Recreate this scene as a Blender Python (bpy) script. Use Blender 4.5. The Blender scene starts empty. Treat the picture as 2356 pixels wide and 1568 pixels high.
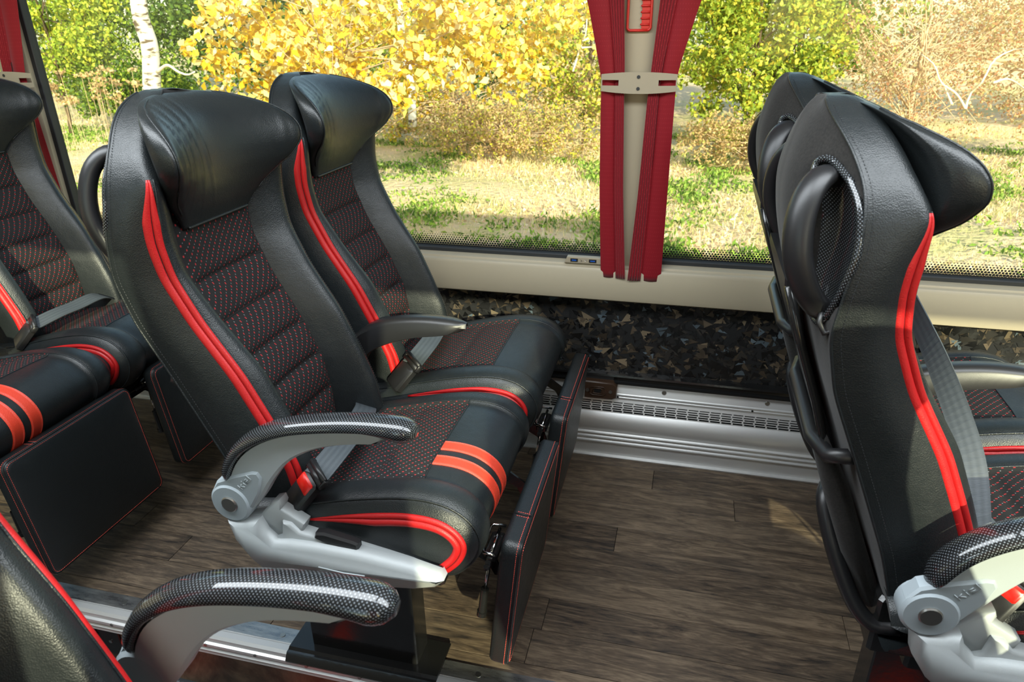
import bpy, math, random
import numpy as np
from mathutils import Vector, Matrix

# ------------------------------------------------------------------ scene, camera, light
scn = bpy.context.scene
COL = scn.collection
scn.view_settings.view_transform = 'Standard'
scn.view_settings.look = 'None'
scn.view_settings.gamma = 1.0
scn.view_settings.use_curve_mapping = False
scn.view_settings.exposure = 0.15

cam = bpy.data.cameras.new('camera')
cam.sensor_width = 36.0
cam.lens = 24.49
cam.clip_start = 0.02
cam.clip_end = 400
cam.dof.use_dof = True
cam.dof.focus_distance = 1.7
cam.dof.aperture_fstop = 9.0
camo = bpy.data.objects.new('camera', cam)
COL.objects.link(camo)
Rw = [[0.97028, 0.087731, -0.225522], [0.241611, -0.403057, 0.882706], [-0.013457, -0.91096, -0.412275]]
right = Vector((Rw[0][0], Rw[1][0], Rw[2][0]))
down = Vector((Rw[0][1], Rw[1][1], Rw[2][1]))
fwd = Vector((Rw[0][2], Rw[1][2], Rw[2][2]))
mw = Matrix.Identity(4)
for r_ in range(3):
    mw[r_][0] = right[r_]; mw[r_][1] = -down[r_]; mw[r_][2] = -fwd[r_]
mw[2][3] = 1.33
camo.matrix_world = mw
scn.camera = camo

w = bpy.data.worlds.new('world')
scn.world = w
w.use_nodes = True
wn = w.node_tree.nodes; wl = w.node_tree.links
for n in list(wn): wn.remove(n)
wo = wn.new('ShaderNodeOutputWorld'); wb = wn.new('ShaderNodeBackground')
sky = wn.new('ShaderNodeTexSky')
sky.sky_type = 'NISHITA'
sky.sun_disc = False
sky.sun_elevation = math.radians(27)
sky.sun_rotation = math.radians(150)
wl.new(sky.outputs[0], wb.inputs[0]); wb.inputs[1].default_value = 0.36
wl.new(wb.outputs[0], wo.inputs[0])

SUN_DIR = Vector((0.46, -0.80, 0.345)).normalized()
sl = bpy.data.lights.new('sun', 'SUN'); sl.energy = 9.0; sl.angle = math.radians(0.6)
sl.color = (1.0, 0.93, 0.78)
so = bpy.data.objects.new('sun', sl); COL.objects.link(so)
so.rotation_euler = SUN_DIR.to_track_quat('Z', 'Y').to_euler()

def ceiling_fill(x, y, sx, sy, e, colr=(0.88, 0.95, 1.0)):  # added area light, unseen, brightens the cabin from the ceiling
    l = bpy.data.lights.new('ceiling_fill', 'AREA'); l.shape = 'RECTANGLE'
    l.size = sx; l.size_y = sy; l.energy = e; l.color = colr
    o = bpy.data.objects.new('ceiling_fill', l); COL.objects.link(o)
    o.location = (x, y, 1.93)
ceiling_fill(-1.2, 0.72, 2.2, 0.55, 46)
ceiling_fill(1.1, 0.72, 2.2, 0.55, 46)

random.seed(4)
RNG = np.random.default_rng(7)

# ------------------------------------------------------------------ materials
def newmat(name):
    m = bpy.data.materials.new(name); m.use_nodes = True
    nt = m.node_tree; b = nt.nodes['Principled BSDF']
    return m, nt, b
def setp(b, **k):
    for key, v in k.items():
        b.inputs[key.replace('_', ' ')].default_value = v
def node(nt, t, **k):
    n = nt.nodes.new(t)
    for key, v in k.items():
        setattr(n, key, v)
    return n
def mth(nt, op, a, b=None, c=None):
    n = nt.nodes.new('ShaderNodeMath'); n.operation = op
    for i, v in enumerate((a, b, c)):
        if v is None: continue
        if isinstance(v, (int, float)): n.inputs[i].default_value = v
        else: nt.links.new(v, n.inputs[i])
    return n.outputs[0]
def mixc(nt, f, a, b):
    n = nt.nodes.new('ShaderNodeMix'); n.data_type = 'RGBA'
    for s, v in ((n.inputs['Factor'], f), (n.inputs['A'], a), (n.inputs['B'], b)):
        if isinstance(v, (int, float)): s.default_value = v
        elif isinstance(v, tuple): s.default_value = (*v[:3], 1)
        else: nt.links.new(v, s)
    for s in n.inputs:
        pass
    # RGBA sockets live at index 6,7 ; factor 0
    f0, a0, b0 = n.inputs[0], n.inputs[6], n.inputs[7]
    for s, v in ((f0, f), (a0, a), (b0, b)):
        if isinstance(v, (int, float)): s.default_value = v
        elif isinstance(v, tuple): s.default_value = (*v[:3], 1)
        else: nt.links.new(v, s)
    return n.outputs[2]
def bump(nt, b, h, strength=0.3, dist=0.001):
    bn = nt.nodes.new('ShaderNodeBump'); bn.inputs['Strength'].default_value = strength
    bn.inputs['Distance'].default_value = dist
    nt.links.new(h, bn.inputs['Height']); nt.links.new(bn.outputs[0], b.inputs['Normal'])

def plain(name, col, rough=0.5, metal=0.0, spec=0.5, noise=None, coat=0.0):
    m, nt, b = newmat(name)
    setp(b, Base_Color=(*col, 1), Roughness=rough, Metallic=metal, Specular_IOR_Level=spec, Coat_Weight=coat)
    b.inputs['Coat Roughness'].default_value = 0.05
    if noise:
        tc = node(nt, 'ShaderNodeTexCoord'); n = node(nt, 'ShaderNodeTexNoise')
        n.inputs['Scale'].default_value = noise[0]; n.inputs['Detail'].default_value = 3
        nt.links.new(tc.outputs['Object'], n.inputs['Vector'])
        bump(nt, b, n.outputs[0], noise[1], noise[2])
    return m

def leather(name, col, rough=0.42, bs=0.55):
    m, nt, b = newmat(name)
    tc = node(nt, 'ShaderNodeTexCoord')
    v = node(nt, 'ShaderNodeTexVoronoi'); v.inputs['Scale'].default_value = 520
    v2 = node(nt, 'ShaderNodeTexNoise'); v2.inputs['Scale'].default_value = 60; v2.inputs['Detail'].default_value = 4
    n3 = node(nt, 'ShaderNodeTexNoise'); n3.inputs['Scale'].default_value = 9
    for t in (v, v2, n3): nt.links.new(tc.outputs['Object'], t.inputs['Vector'])
    h = mth(nt, 'ADD', v.outputs['Distance'], mth(nt, 'MULTIPLY', v2.outputs[0], 1.6))
    bump(nt, b, h, bs, 0.0006)
    r = mth(nt, 'ADD', mth(nt, 'MULTIPLY', v2.outputs[0], 0.16), rough - 0.08)
    nt.links.new(r, b.inputs['Roughness'])
    c2 = tuple(x * 1.5 for x in col)
    nt.links.new(mixc(nt, n3.outputs[0], tuple(col), c2), b.inputs['Base Color'])
    b.inputs['Specular IOR Level'].default_value = 0.5
    return m

M = {}
M['leather'] = leather('black_leather', (0.0085, 0.0108, 0.0118), 0.40)
M['leather_soft'] = leather('black_soft_leather', (0.0085, 0.0105, 0.0112), 0.36, 0.35)
M['red'] = leather('red_leather', (0.36, 0.006, 0.007), 0.48, 0.3)
M['stripe'] = leather('orange_red_leather', (0.50, 0.035, 0.014), 0.5, 0.5)
M['black_plastic'] = plain('black_plastic', (0.012, 0.012, 0.013), 0.38, noise=(900, 0.2, 0.0004))
M['gloss_black'] = plain('gloss_black_paint', (0.012, 0.012, 0.012), 0.16, noise=(90, 0.25, 0.001))
M['dark'] = plain('dark_gap', (0.006, 0.006, 0.006), 0.9)  # near-black base, also paints shade into recesses, creases and openings
M['grey_plastic'] = plain('light_grey_plastic', (0.40, 0.445, 0.465), 0.42, noise=(1100, 0.35, 0.0004))
M['silver_plastic'] = plain('sparkling_silver_paint', (0.36, 0.385, 0.39), 0.42, 0.15, noise=(1500, 0.5, 0.0006))
M['hub_grey'] = plain('hub_grey_plastic', (0.34, 0.39, 0.42), 0.40)
M['chrome'] = plain('chrome', (0.7, 0.7, 0.7), 0.12, 1.0)
M['steel'] = plain('dull_steel', (0.42, 0.42, 0.40), 0.35, 1.0)
M['belt_red'] = plain('buckle_red_plastic', (0.75, 0.015, 0.008), 0.3)
M['beige'] = plain('beige_trim', (0.40, 0.345, 0.245), 0.42, noise=(500, 0.25, 0.0004))
M['beige_dark'] = plain('taupe_trim', (0.33, 0.28, 0.20), 0.42, noise=(500, 0.2, 0.0004))
M['rubber'] = plain('black_rubber', (0.02, 0.022, 0.024), 0.55)
M['socket_brown'] = plain('brown_socket_plastic', (0.055, 0.030, 0.018), 0.32)
M['blue_usb'] = plain('blue_plastic', (0.01, 0.10, 0.5), 0.3)
M['red_frame'] = plain('red_painted_wire', (0.55, 0.02, 0.015), 0.35)
M['ceiling'] = plain('ceiling_lining', (0.62, 0.60, 0.55), 0.8)
M['bark_dark'] = plain('dark_bark', (0.10, 0.07, 0.04), 0.9, noise=(20, 0.5, 0.01))
M['twig'] = plain('pale_twig', (0.50, 0.36, 0.24), 0.8)
M['twig_white'] = plain('bleached_branch', (0.75, 0.66, 0.52), 0.7)

def brushed(name, col, rough, sx=1.0):
    m, nt, b = newmat(name)
    tc = node(nt, 'ShaderNodeTexCoord'); mp = node(nt, 'ShaderNodeMapping')
    mp.inputs['Scale'].default_value = (1.5, 400, 400)
    n = node(nt, 'ShaderNodeTexNoise'); n.inputs['Scale'].default_value = 2; n.inputs['Detail'].default_value = 5
    nt.links.new(tc.outputs['Object'], mp.inputs[0]); nt.links.new(mp.outputs[0], n.inputs['Vector'])
    setp(b, Base_Color=(*col, 1), Metallic=0.65)
    nt.links.new(mth(nt, 'ADD', mth(nt, 'MULTIPLY', n.outputs[0], 0.15), rough - 0.07), b.inputs['Roughness'])
    bump(nt, b, n.outputs[0], 0.08, 0.0005)
    return m
M['alu'] = brushed('anodised_aluminium', (0.70, 0.70, 0.69), 0.42)
def worn_alu():
    m, nt, b = newmat('worn_aluminium')
    tc = node(nt, 'ShaderNodeTexCoord')
    n = node(nt, 'ShaderNodeTexNoise'); n.inputs['Scale'].default_value = 22; n.inputs['Detail'].default_value = 8
    n.inputs['Roughness'].default_value = 0.75
    mp = node(nt, 'ShaderNodeMapping'); mp.inputs['Scale'].default_value = (0.5, 2.5, 1)
    nt.links.new(tc.outputs['Object'], mp.inputs[0]); nt.links.new(mp.outputs[0], n.inputs['Vector'])
    setp(b, Metallic=0.9)
    f = mth(nt, 'MULTIPLY', mth(nt, 'SUBTRACT', n.outputs[0], 0.35), 3.0)
    nt.links.new(mixc(nt, f, (0.28, 0.28, 0.29), (0.62, 0.62, 0.60)), b.inputs['Base Color'])
    nt.links.new(mth(nt, 'ADD', mth(nt, 'MULTIPLY', n.outputs[0], 0.4), 0.1), b.inputs['Roughness'])
    bump(nt, b, n.outputs[0], 0.2, 0.0005)
    return m
M['alu_worn'] = worn_alu()

def fabric_dashes(name, base, red, lite, du=0.0185, dv=0.0100):
    m, nt, b = newmat(name)
    uv = node(nt, 'ShaderNodeUVMap'); sp = node(nt, 'ShaderNodeSeparateXYZ')
    nt.links.new(uv.outputs[0], sp.inputs[0])
    U, V = sp.outputs[0], sp.outputs[1]
    def grid(du_, dv_, wu, wv, ou, ov):
        vr = mth(nt, 'ADD', mth(nt, 'DIVIDE', V, dv_), ov)
        row = mth(nt, 'FLOOR', vr)
        ur = mth(nt, 'ADD', mth(nt, 'DIVIDE', U, du_), mth(nt, 'ADD', mth(nt, 'MULTIPLY', row, 0.5), ou))
        a = mth(nt, 'LESS_THAN', mth(nt, 'ABSOLUTE', mth(nt, 'SUBTRACT', mth(nt, 'FRACT', ur), 0.5)), wu)
        c = mth(nt, 'LESS_THAN', mth(nt, 'ABSOLUTE', mth(nt, 'SUBTRACT', mth(nt, 'FRACT', vr), 0.5)), wv)
        return mth(nt, 'MULTIPLY', a, c)
    d1 = grid(du, dv, 0.068, 0.20, 0.0, 0.0)
    d2 = grid(du, dv, 0.04, 0.10, 0.27, 0.5)
    tc = node(nt, 'ShaderNodeTexCoord')
    wv_ = grid(0.0016, 0.0016, 0.25, 0.5, 0, 0)
    n = node(nt, 'ShaderNodeTexNoise'); n.inputs['Scale'].default_value = 700
    nt.links.new(tc.outputs['Object'], n.inputs['Vector'])
    c = mixc(nt, mth(nt, 'MULTIPLY', n.outputs[0], 0.8), base, tuple(x * 1.9 for x in base))
    c = mixc(nt, mth(nt, 'MULTIPLY', wv_, 0.3), c, tuple(x * 0.4 for x in base))
    c = mixc(nt, d2, c, lite)
    c = mixc(nt, d1, c, red)
    nt.links.new(c, b.inputs['Base Color'])
    setp(b, Roughness=0.85, Specular_IOR_Level=0.25, Sheen_Weight=0.0)
    h = mth(nt, 'ADD', mth(nt, 'ADD', wv_, mth(nt, 'MULTIPLY', d1, -2.0)), n.outputs[0])
    bump(nt, b, h, 0.5, 0.0004)
    return m
M['fabric'] = fabric_dashes('dashed_fabric', (0.013, 0.0125, 0.0125), (0.36, 0.028, 0.032), (0.20, 0.22, 0.24))

def velour():
    m, nt, b = newmat('dark_velour')
    tc = node(nt, 'ShaderNodeTexCoord'); n = node(nt, 'ShaderNodeTexNoise'); n.inputs['Scale'].default_value = 260
    n2 = node(nt, 'ShaderNodeTexNoise'); n2.inputs['Scale'].default_value = 14
    for t in (n, n2): nt.links.new(tc.outputs['Object'], t.inputs['Vector'])
    f = mth(nt, 'MULTIPLY', n.outputs[0], n2.outputs[0])
    nt.links.new(mixc(nt, mth(nt, 'MULTIPLY', f, 2.2), (0.006, 0.0056, 0.0052), (0.026, 0.024, 0.022)), b.inputs['Base Color'])
    setp(b, Roughness=0.9, Sheen_Weight=0.12, Specular_IOR_Level=0.2)
    bump(nt, b, n.outputs[0], 0.4, 0.0006)
    return m
M['velour'] = velour()

def carbon(name, pitch=0.0052):
    m, nt, b = newmat(name)
    uv = node(nt, 'ShaderNodeUVMap'); sp = node(nt, 'ShaderNodeSeparateXYZ')
    nt.links.new(uv.outputs[0], sp.inputs[0])
    a = mth(nt, 'DIVIDE', mth(nt, 'ADD', sp.outputs[0], sp.outputs[1]), pitch)
    c = mth(nt, 'DIVIDE', mth(nt, 'SUBTRACT', sp.outputs[0], sp.outputs[1]), pitch)
    sa = mth(nt, 'SINE', mth(nt, 'MULTIPLY', a, 6.2832)); sc = mth(nt, 'SINE', mth(nt, 'MULTIPLY', c, 6.2832))
    f = mth(nt, 'GREATER_THAN', mth(nt, 'MULTIPLY', mth(nt, 'ADD', sa, sc), 0.5), 0.50)
    nt.links.new(mixc(nt, f, (0.003, 0.0035, 0.004), (0.17, 0.19, 0.21)), b.inputs['Base Color'])
    nt.links.new(mth(nt, 'MULTIPLY', f, 0.35), b.inputs['Metallic'])
    setp(b, Roughness=0.5, Specular_IOR_Level=0.2, Coat_Weight=1.0, Coat_Roughness=0.03)
    return m
M['carbon'] = carbon('carbon_weave')

def strap():
    m, nt, b = newmat('belt_webbing')
    uv = node(nt, 'ShaderNodeUVMap'); sp = node(nt, 'ShaderNodeSeparateXYZ'); nt.links.new(uv.outputs[0], sp.inputs[0])
    s = mth(nt, 'SINE', mth(nt, 'MULTIPLY', sp.outputs[1], 6.2832 / 0.0022))
    e = mth(nt, 'SINE', mth(nt, 'MULTIPLY', sp.outputs[0], 6.2832 / 0.011))
    f = mth(nt, 'ADD', mth(nt, 'MULTIPLY', s, 0.3), 0.5)
    nt.links.new(mixc(nt, mth(nt, 'ADD', mth(nt, 'MULTIPLY', f, 0.6), mth(nt, 'MULTIPLY', e, 0.15)), (0.045, 0.053, 0.060), (0.10, 0.115, 0.125)), b.inputs['Base Color'])
    setp(b, Roughness=0.5, Specular_IOR_Level=0.4)
    bump(nt, b, s, 0.3, 0.0004)
    return m
M['strap'] = strap()

def curtain_mat():
    m, nt, b = newmat('red_curtain_cloth')
    uv = node(nt, 'ShaderNodeUVMap'); sp = node(nt, 'ShaderNodeSeparateXYZ'); nt.links.new(uv.outputs[0], sp.inputs[0])
    vr = mth(nt, 'DIVIDE', sp.outputs[1], 0.012); row = mth(nt, 'FLOOR', vr)
    ur = mth(nt, 'ADD', mth(nt, 'DIVIDE', sp.outputs[0], 0.018), mth(nt, 'MULTIPLY', row, 0.5))
    du = mth(nt, 'SUBTRACT', mth(nt, 'FRACT', ur), 0.5); dv = mth(nt, 'SUBTRACT', mth(nt, 'FRACT', vr), 0.5)
    r2 = mth(nt, 'ADD', mth(nt, 'MULTIPLY', mth(nt, 'MULTIPLY', du, du), 2.2), mth(nt, 'MULTIPLY', dv, dv))
    d = mth(nt, 'LESS_THAN', r2, 0.018)
    nt.links.new(mixc(nt, d, (0.26, 0.002, 0.010), (0.40, 0.02, 0.03)), b.inputs['Base Color'])
    setp(b, Roughness=0.6, Sheen_Weight=0.3, Specular_IOR_Level=0.3)
    tc = node(nt, 'ShaderNodeTexCoord'); n = node(nt, 'ShaderNodeTexNoise'); n.inputs['Scale'].default_value = 600
    nt.links.new(tc.outputs['Object'], n.inputs['Vector']); bump(nt, b, n.outputs[0], 0.2, 0.0004)
    tr = node(nt, 'ShaderNodeBsdfTranslucent'); tr.inputs[0].default_value = (0.6, 0.01, 0.02, 1)
    mx = node(nt, 'ShaderNodeMixShader'); mx.inputs[0].default_value = 0.25
    out = nt.nodes['Material Output']
    nt.links.new(b.outputs[0], mx.inputs[1]); nt.links.new(tr.outputs[0], mx.inputs[2]); nt.links.new(mx.outputs[0], out.inputs[0])
    return m
M['curtain'] = curtain_mat()

def wood():
    m, nt, b = newmat('grey_brown_wood_vinyl')
    tc = node(nt, 'ShaderNodeTexCoord'); oi = node(nt, 'ShaderNodeObjectInfo')
    mp = node(nt, 'ShaderNodeMapping'); mp.inputs['Scale'].default_value = (1.3, 9, 1)
    off = node(nt, 'ShaderNodeCombineXYZ')
    nt.links.new(mth(nt, 'MULTIPLY', oi.outputs['Random'], 37.0), off.inputs[0])
    nt.links.new(mth(nt, 'MULTIPLY', oi.outputs['Random'], 91.0), off.inputs[1])
    ad = node(nt, 'ShaderNodeVectorMath'); ad.operation = 'ADD'
    nt.links.new(tc.outputs['Object'], ad.inputs[0]); nt.links.new(off.outputs[0], ad.inputs[1])
    nt.links.new(ad.outputs[0], mp.inputs[0])
    n1 = node(nt, 'ShaderNodeTexNoise'); n1.inputs['Scale'].default_value = 4; n1.inputs['Detail'].default_value = 9
    n1.inputs['Roughness'].default_value = 0.7; n1.inputs['Distortion'].default_value = 1.2
    nt.links.new(mp.outputs[0], n1.inputs['Vector'])
    n2 = node(nt, 'ShaderNodeTexNoise'); n2.inputs['Scale'].default_value = 24; n2.inputs['Detail'].default_value = 4
    nt.links.new(mp.outputs[0], n2.inputs['Vector'])
    n3 = node(nt, 'ShaderNodeTexNoise'); n3.inputs['Scale'].default_value = 5
    nt.links.new(ad.outputs[0], n3.inputs['Vector'])
    cr = node(nt, 'ShaderNodeValToRGB')
    e = cr.color_ramp.elements
    e[0].position = 0.36; e[0].color = (0.022, 0.014, 0.009, 1)
    e[1].position = 0.66; e[1].color = (0.27, 0.195, 0.125, 1)
    x = e.new(0.5); x.color = (0.115, 0.078, 0.048, 1)
    f = mth(nt, 'ADD', mth(nt, 'MULTIPLY', n1.outputs[0], 0.75), mth(nt, 'MULTIPLY', n2.outputs[0], 0.25))
    f = mth(nt, 'ADD', f, mth(nt, 'MULTIPLY', mth(nt, 'SUBTRACT', oi.outputs['Random'], 0.5), 0.09))
    nt.links.new(f, cr.inputs[0])
    c = mixc(nt, mth(nt, 'MULTIPLY', n3.outputs[0], 0.3), cr.outputs[0], (0.10, 0.10, 0.098))
    nt.links.new(c, b.inputs['Base Color'])
    setp(b, Roughness=0.5, Specular_IOR_Level=0.4)
    bump(nt, b, f, 0.35, 0.0012)
    return m
M['wood'] = wood()

def vcol(name, rough=0.7, trans=0.0, metal=0.0, spec=0.3):
    m, nt, b = newmat(name)
    a = node(nt, 'ShaderNodeAttribute'); a.attribute_name = 'Col'
    nt.links.new(a.outputs['Color'], b.inputs['Base Color'])
    setp(b, Roughness=rough, Metallic=metal, Specular_IOR_Level=spec)
    if trans:
        tr = node(nt, 'ShaderNodeBsdfTranslucent'); nt.links.new(a.outputs['Color'], tr.inputs[0])
        mx = node(nt, 'ShaderNodeMixShader'); mx.inputs[0].default_value = trans
        out = nt.nodes['Material Output']
        nt.links.new(b.outputs[0], mx.inputs[1]); nt.links.new(tr.outputs[0], mx.inputs[2]); nt.links.new(mx.outputs[0], out.inputs[0])
    return m
M['leaf'] = vcol('leaves', 0.55, 0.35)
M['shards'] = vcol('printed_shard_lining', 0.22, 0.0, 0.35, 0.6)
M['carpet'] = vcol('aisle_carpet', 0.95, 0, 0, 0.1)

def glass(name, tint, refl=1.0):
    m, nt, b = newmat(name)
    for n in list(nt.nodes):
        if n.type == 'BSDF_PRINCIPLED': nt.nodes.remove(n)
    t = node(nt, 'ShaderNodeBsdfTransparent'); t.inputs[0].default_value = (*tint, 1)
    g = node(nt, 'ShaderNodeBsdfGlossy'); g.inputs['Roughness'].default_value = 0.01
    fr = node(nt, 'ShaderNodeFresnel'); fr.inputs[0].default_value = 1.5
    mx = node(nt, 'ShaderNodeMixShader')
    nt.links.new(mth(nt, 'MULTIPLY', fr.outputs[0], refl), mx.inputs[0]); nt.links.new(t.outputs[0], mx.inputs[1]); nt.links.new(g.outputs[0], mx.inputs[2])
    nt.links.new(mx.outputs[0], nt.nodes['Material Output'].inputs[0])
    return m
M['glass'] = glass('tinted_window_glass', (0.80, 0.84, 0.68))

def frit():
    m, nt, b = newmat('black_frit_dots')
    uv = node(nt, 'ShaderNodeUVMap'); sp = node(nt, 'ShaderNodeSeparateXYZ'); nt.links.new(uv.outputs[0], sp.inputs[0])
    p = 0.0085
    vr = mth(nt, 'DIVIDE', sp.outputs[1], p * 0.8); row = mth(nt, 'FLOOR', vr)
    ur = mth(nt, 'ADD', mth(nt, 'DIVIDE', sp.outputs[0], p), mth(nt, 'MULTIPLY', row, 0.5))
    du = mth(nt, 'SUBTRACT', mth(nt, 'FRACT', ur), 0.5); dv = mth(nt, 'MULTIPLY', mth(nt, 'SUBTRACT', mth(nt, 'FRACT', vr), 0.5), 0.8)
    rr = mth(nt, 'SQRT', mth(nt, 'ADD', mth(nt, 'MULTIPLY', du, du), mth(nt, 'MULTIPLY', dv, dv)))
    # size of the black grows towards the bottom (v = 0)
    h = mth(nt, 'DIVIDE', sp.outputs[1], 0.045)
    rad = mth(nt, 'SUBTRACT', 0.60, mth(nt, 'MULTIPLY', h, 0.50))
    up = mth(nt, 'LESS_THAN', rr, rad)
    tr = node(nt, 'ShaderNodeBsdfTransparent')
    setp(b, Base_Color=(0.01, 0.01, 0.01, 1), Roughness=0.4)
    mx = node(nt, 'ShaderNodeMixShader')
    nt.links.new(up, mx.inputs[0]); nt.links.new(tr.outputs[0], mx.inputs[1]); nt.links.new(b.outputs[0], mx.inputs[2])
    nt.links.new(mx.outputs[0], nt.nodes['Material Output'].inputs[0])
    return m
M['frit'] = frit()

def birch():
    m, nt, b = newmat('birch_bark')
    tc = node(nt, 'ShaderNodeTexCoord'); mp = node(nt, 'ShaderNodeMapping'); mp.inputs['Scale'].default_value = (3, 3, 9)
    n = node(nt, 'ShaderNodeTexNoise'); n.inputs['Scale'].default_value = 1.3; n.inputs['Detail'].default_value = 6
    nt.links.new(tc.outputs['Object'], mp.inputs[0]); nt.links.new(mp.outputs[0], n.inputs['Vector'])
    cr = node(nt, 'ShaderNodeValToRGB'); e = cr.color_ramp.elements
    e[0].position = 0.40; e[0].color = (0.10, 0.07, 0.045, 1); e[1].position = 0.50; e[1].color = (0.72, 0.68, 0.60, 1)
    nt.links.new(n.outputs[0], cr.inputs[0]); nt.links.new(cr.outputs[0], b.inputs['Base Color'])
    setp(b, Roughness=0.8)
    return m
M['birch'] = birch()

def meadow():
    m, nt, b = newmat('dry_meadow_soil')
    tc = node(nt, 'ShaderNodeTexCoord')
    n = node(nt, 'ShaderNodeTexNoise'); n.inputs['Scale'].default_value = 0.8; n.inputs['Detail'].default_value = 9; n.inputs['Roughness'].default_value = 0.7
    n2 = node(nt, 'ShaderNodeTexNoise'); n2.inputs['Scale'].default_value = 9; n2.inputs['Detail'].default_value = 5
    for t in (n, n2): nt.links.new(tc.outputs['Object'], t.inputs['Vector'])
    cr = node(nt, 'ShaderNodeValToRGB'); e = cr.color_ramp.elements
    e[0].position = 0.42; e[0].color = (0.58, 0.54, 0.22, 1); e[1].position = 0.55; e[1].color = (0.90, 0.67, 0.44, 1)
    nt.links.new(n.outputs[0], cr.inputs[0])
    c = mixc(nt, mth(nt, 'MULTIPLY', n2.outputs[0], 0.7), cr.outputs[0], (0.72, 0.55, 0.36))
    nt.links.new(c, b.inputs['Base Color']); setp(b, Roughness=1.0, Specular_IOR_Level=0.05)
    bump(nt, b, n2.outputs[0], 0.8, 0.08)
    return m
M['meadow'] = meadow()

# ------------------------------------------------------------------ mesh helpers
def tag(o, label=None, cat=None, group=None, kind=None):
    if label: o['label'] = label
    if cat: o['category'] = cat
    if group: o['group'] = group
    if kind: o['kind'] = kind
    return o
def empty(name, loc=(0, 0, 0)):
    o = bpy.data.objects.new(name, None); COL.objects.link(o); o.location = loc
    o.empty_display_size = 0.05
    return o
def mesh_obj(name, V, F, mat, parent=None, uv=None, smooth=True, col=None, fcol=None):
    me = bpy.data.meshes.new(name)
    me.from_pydata([tuple(map(float, v)) for v in V], [], [tuple(map(int, f)) for f in F])
    if uv is not None:
        ul = me.uv_layers.new(name='UVMap')
        idx = np.empty(len(me.loops), dtype=np.int32); me.loops.foreach_get('vertex_index', idx)
        ul.data.foreach_set('uv', np.asarray(uv, dtype=np.float32)[idx].ravel())
    if smooth:
        me.polygons.foreach_set('use_smooth', np.ones(len(me.polygons), dtype=bool))
    me.materials.append(mat)
    me.update()
    o = bpy.data.objects.new(name, me); COL.objects.link(o)
    if parent: o.parent = parent
    return o

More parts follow.
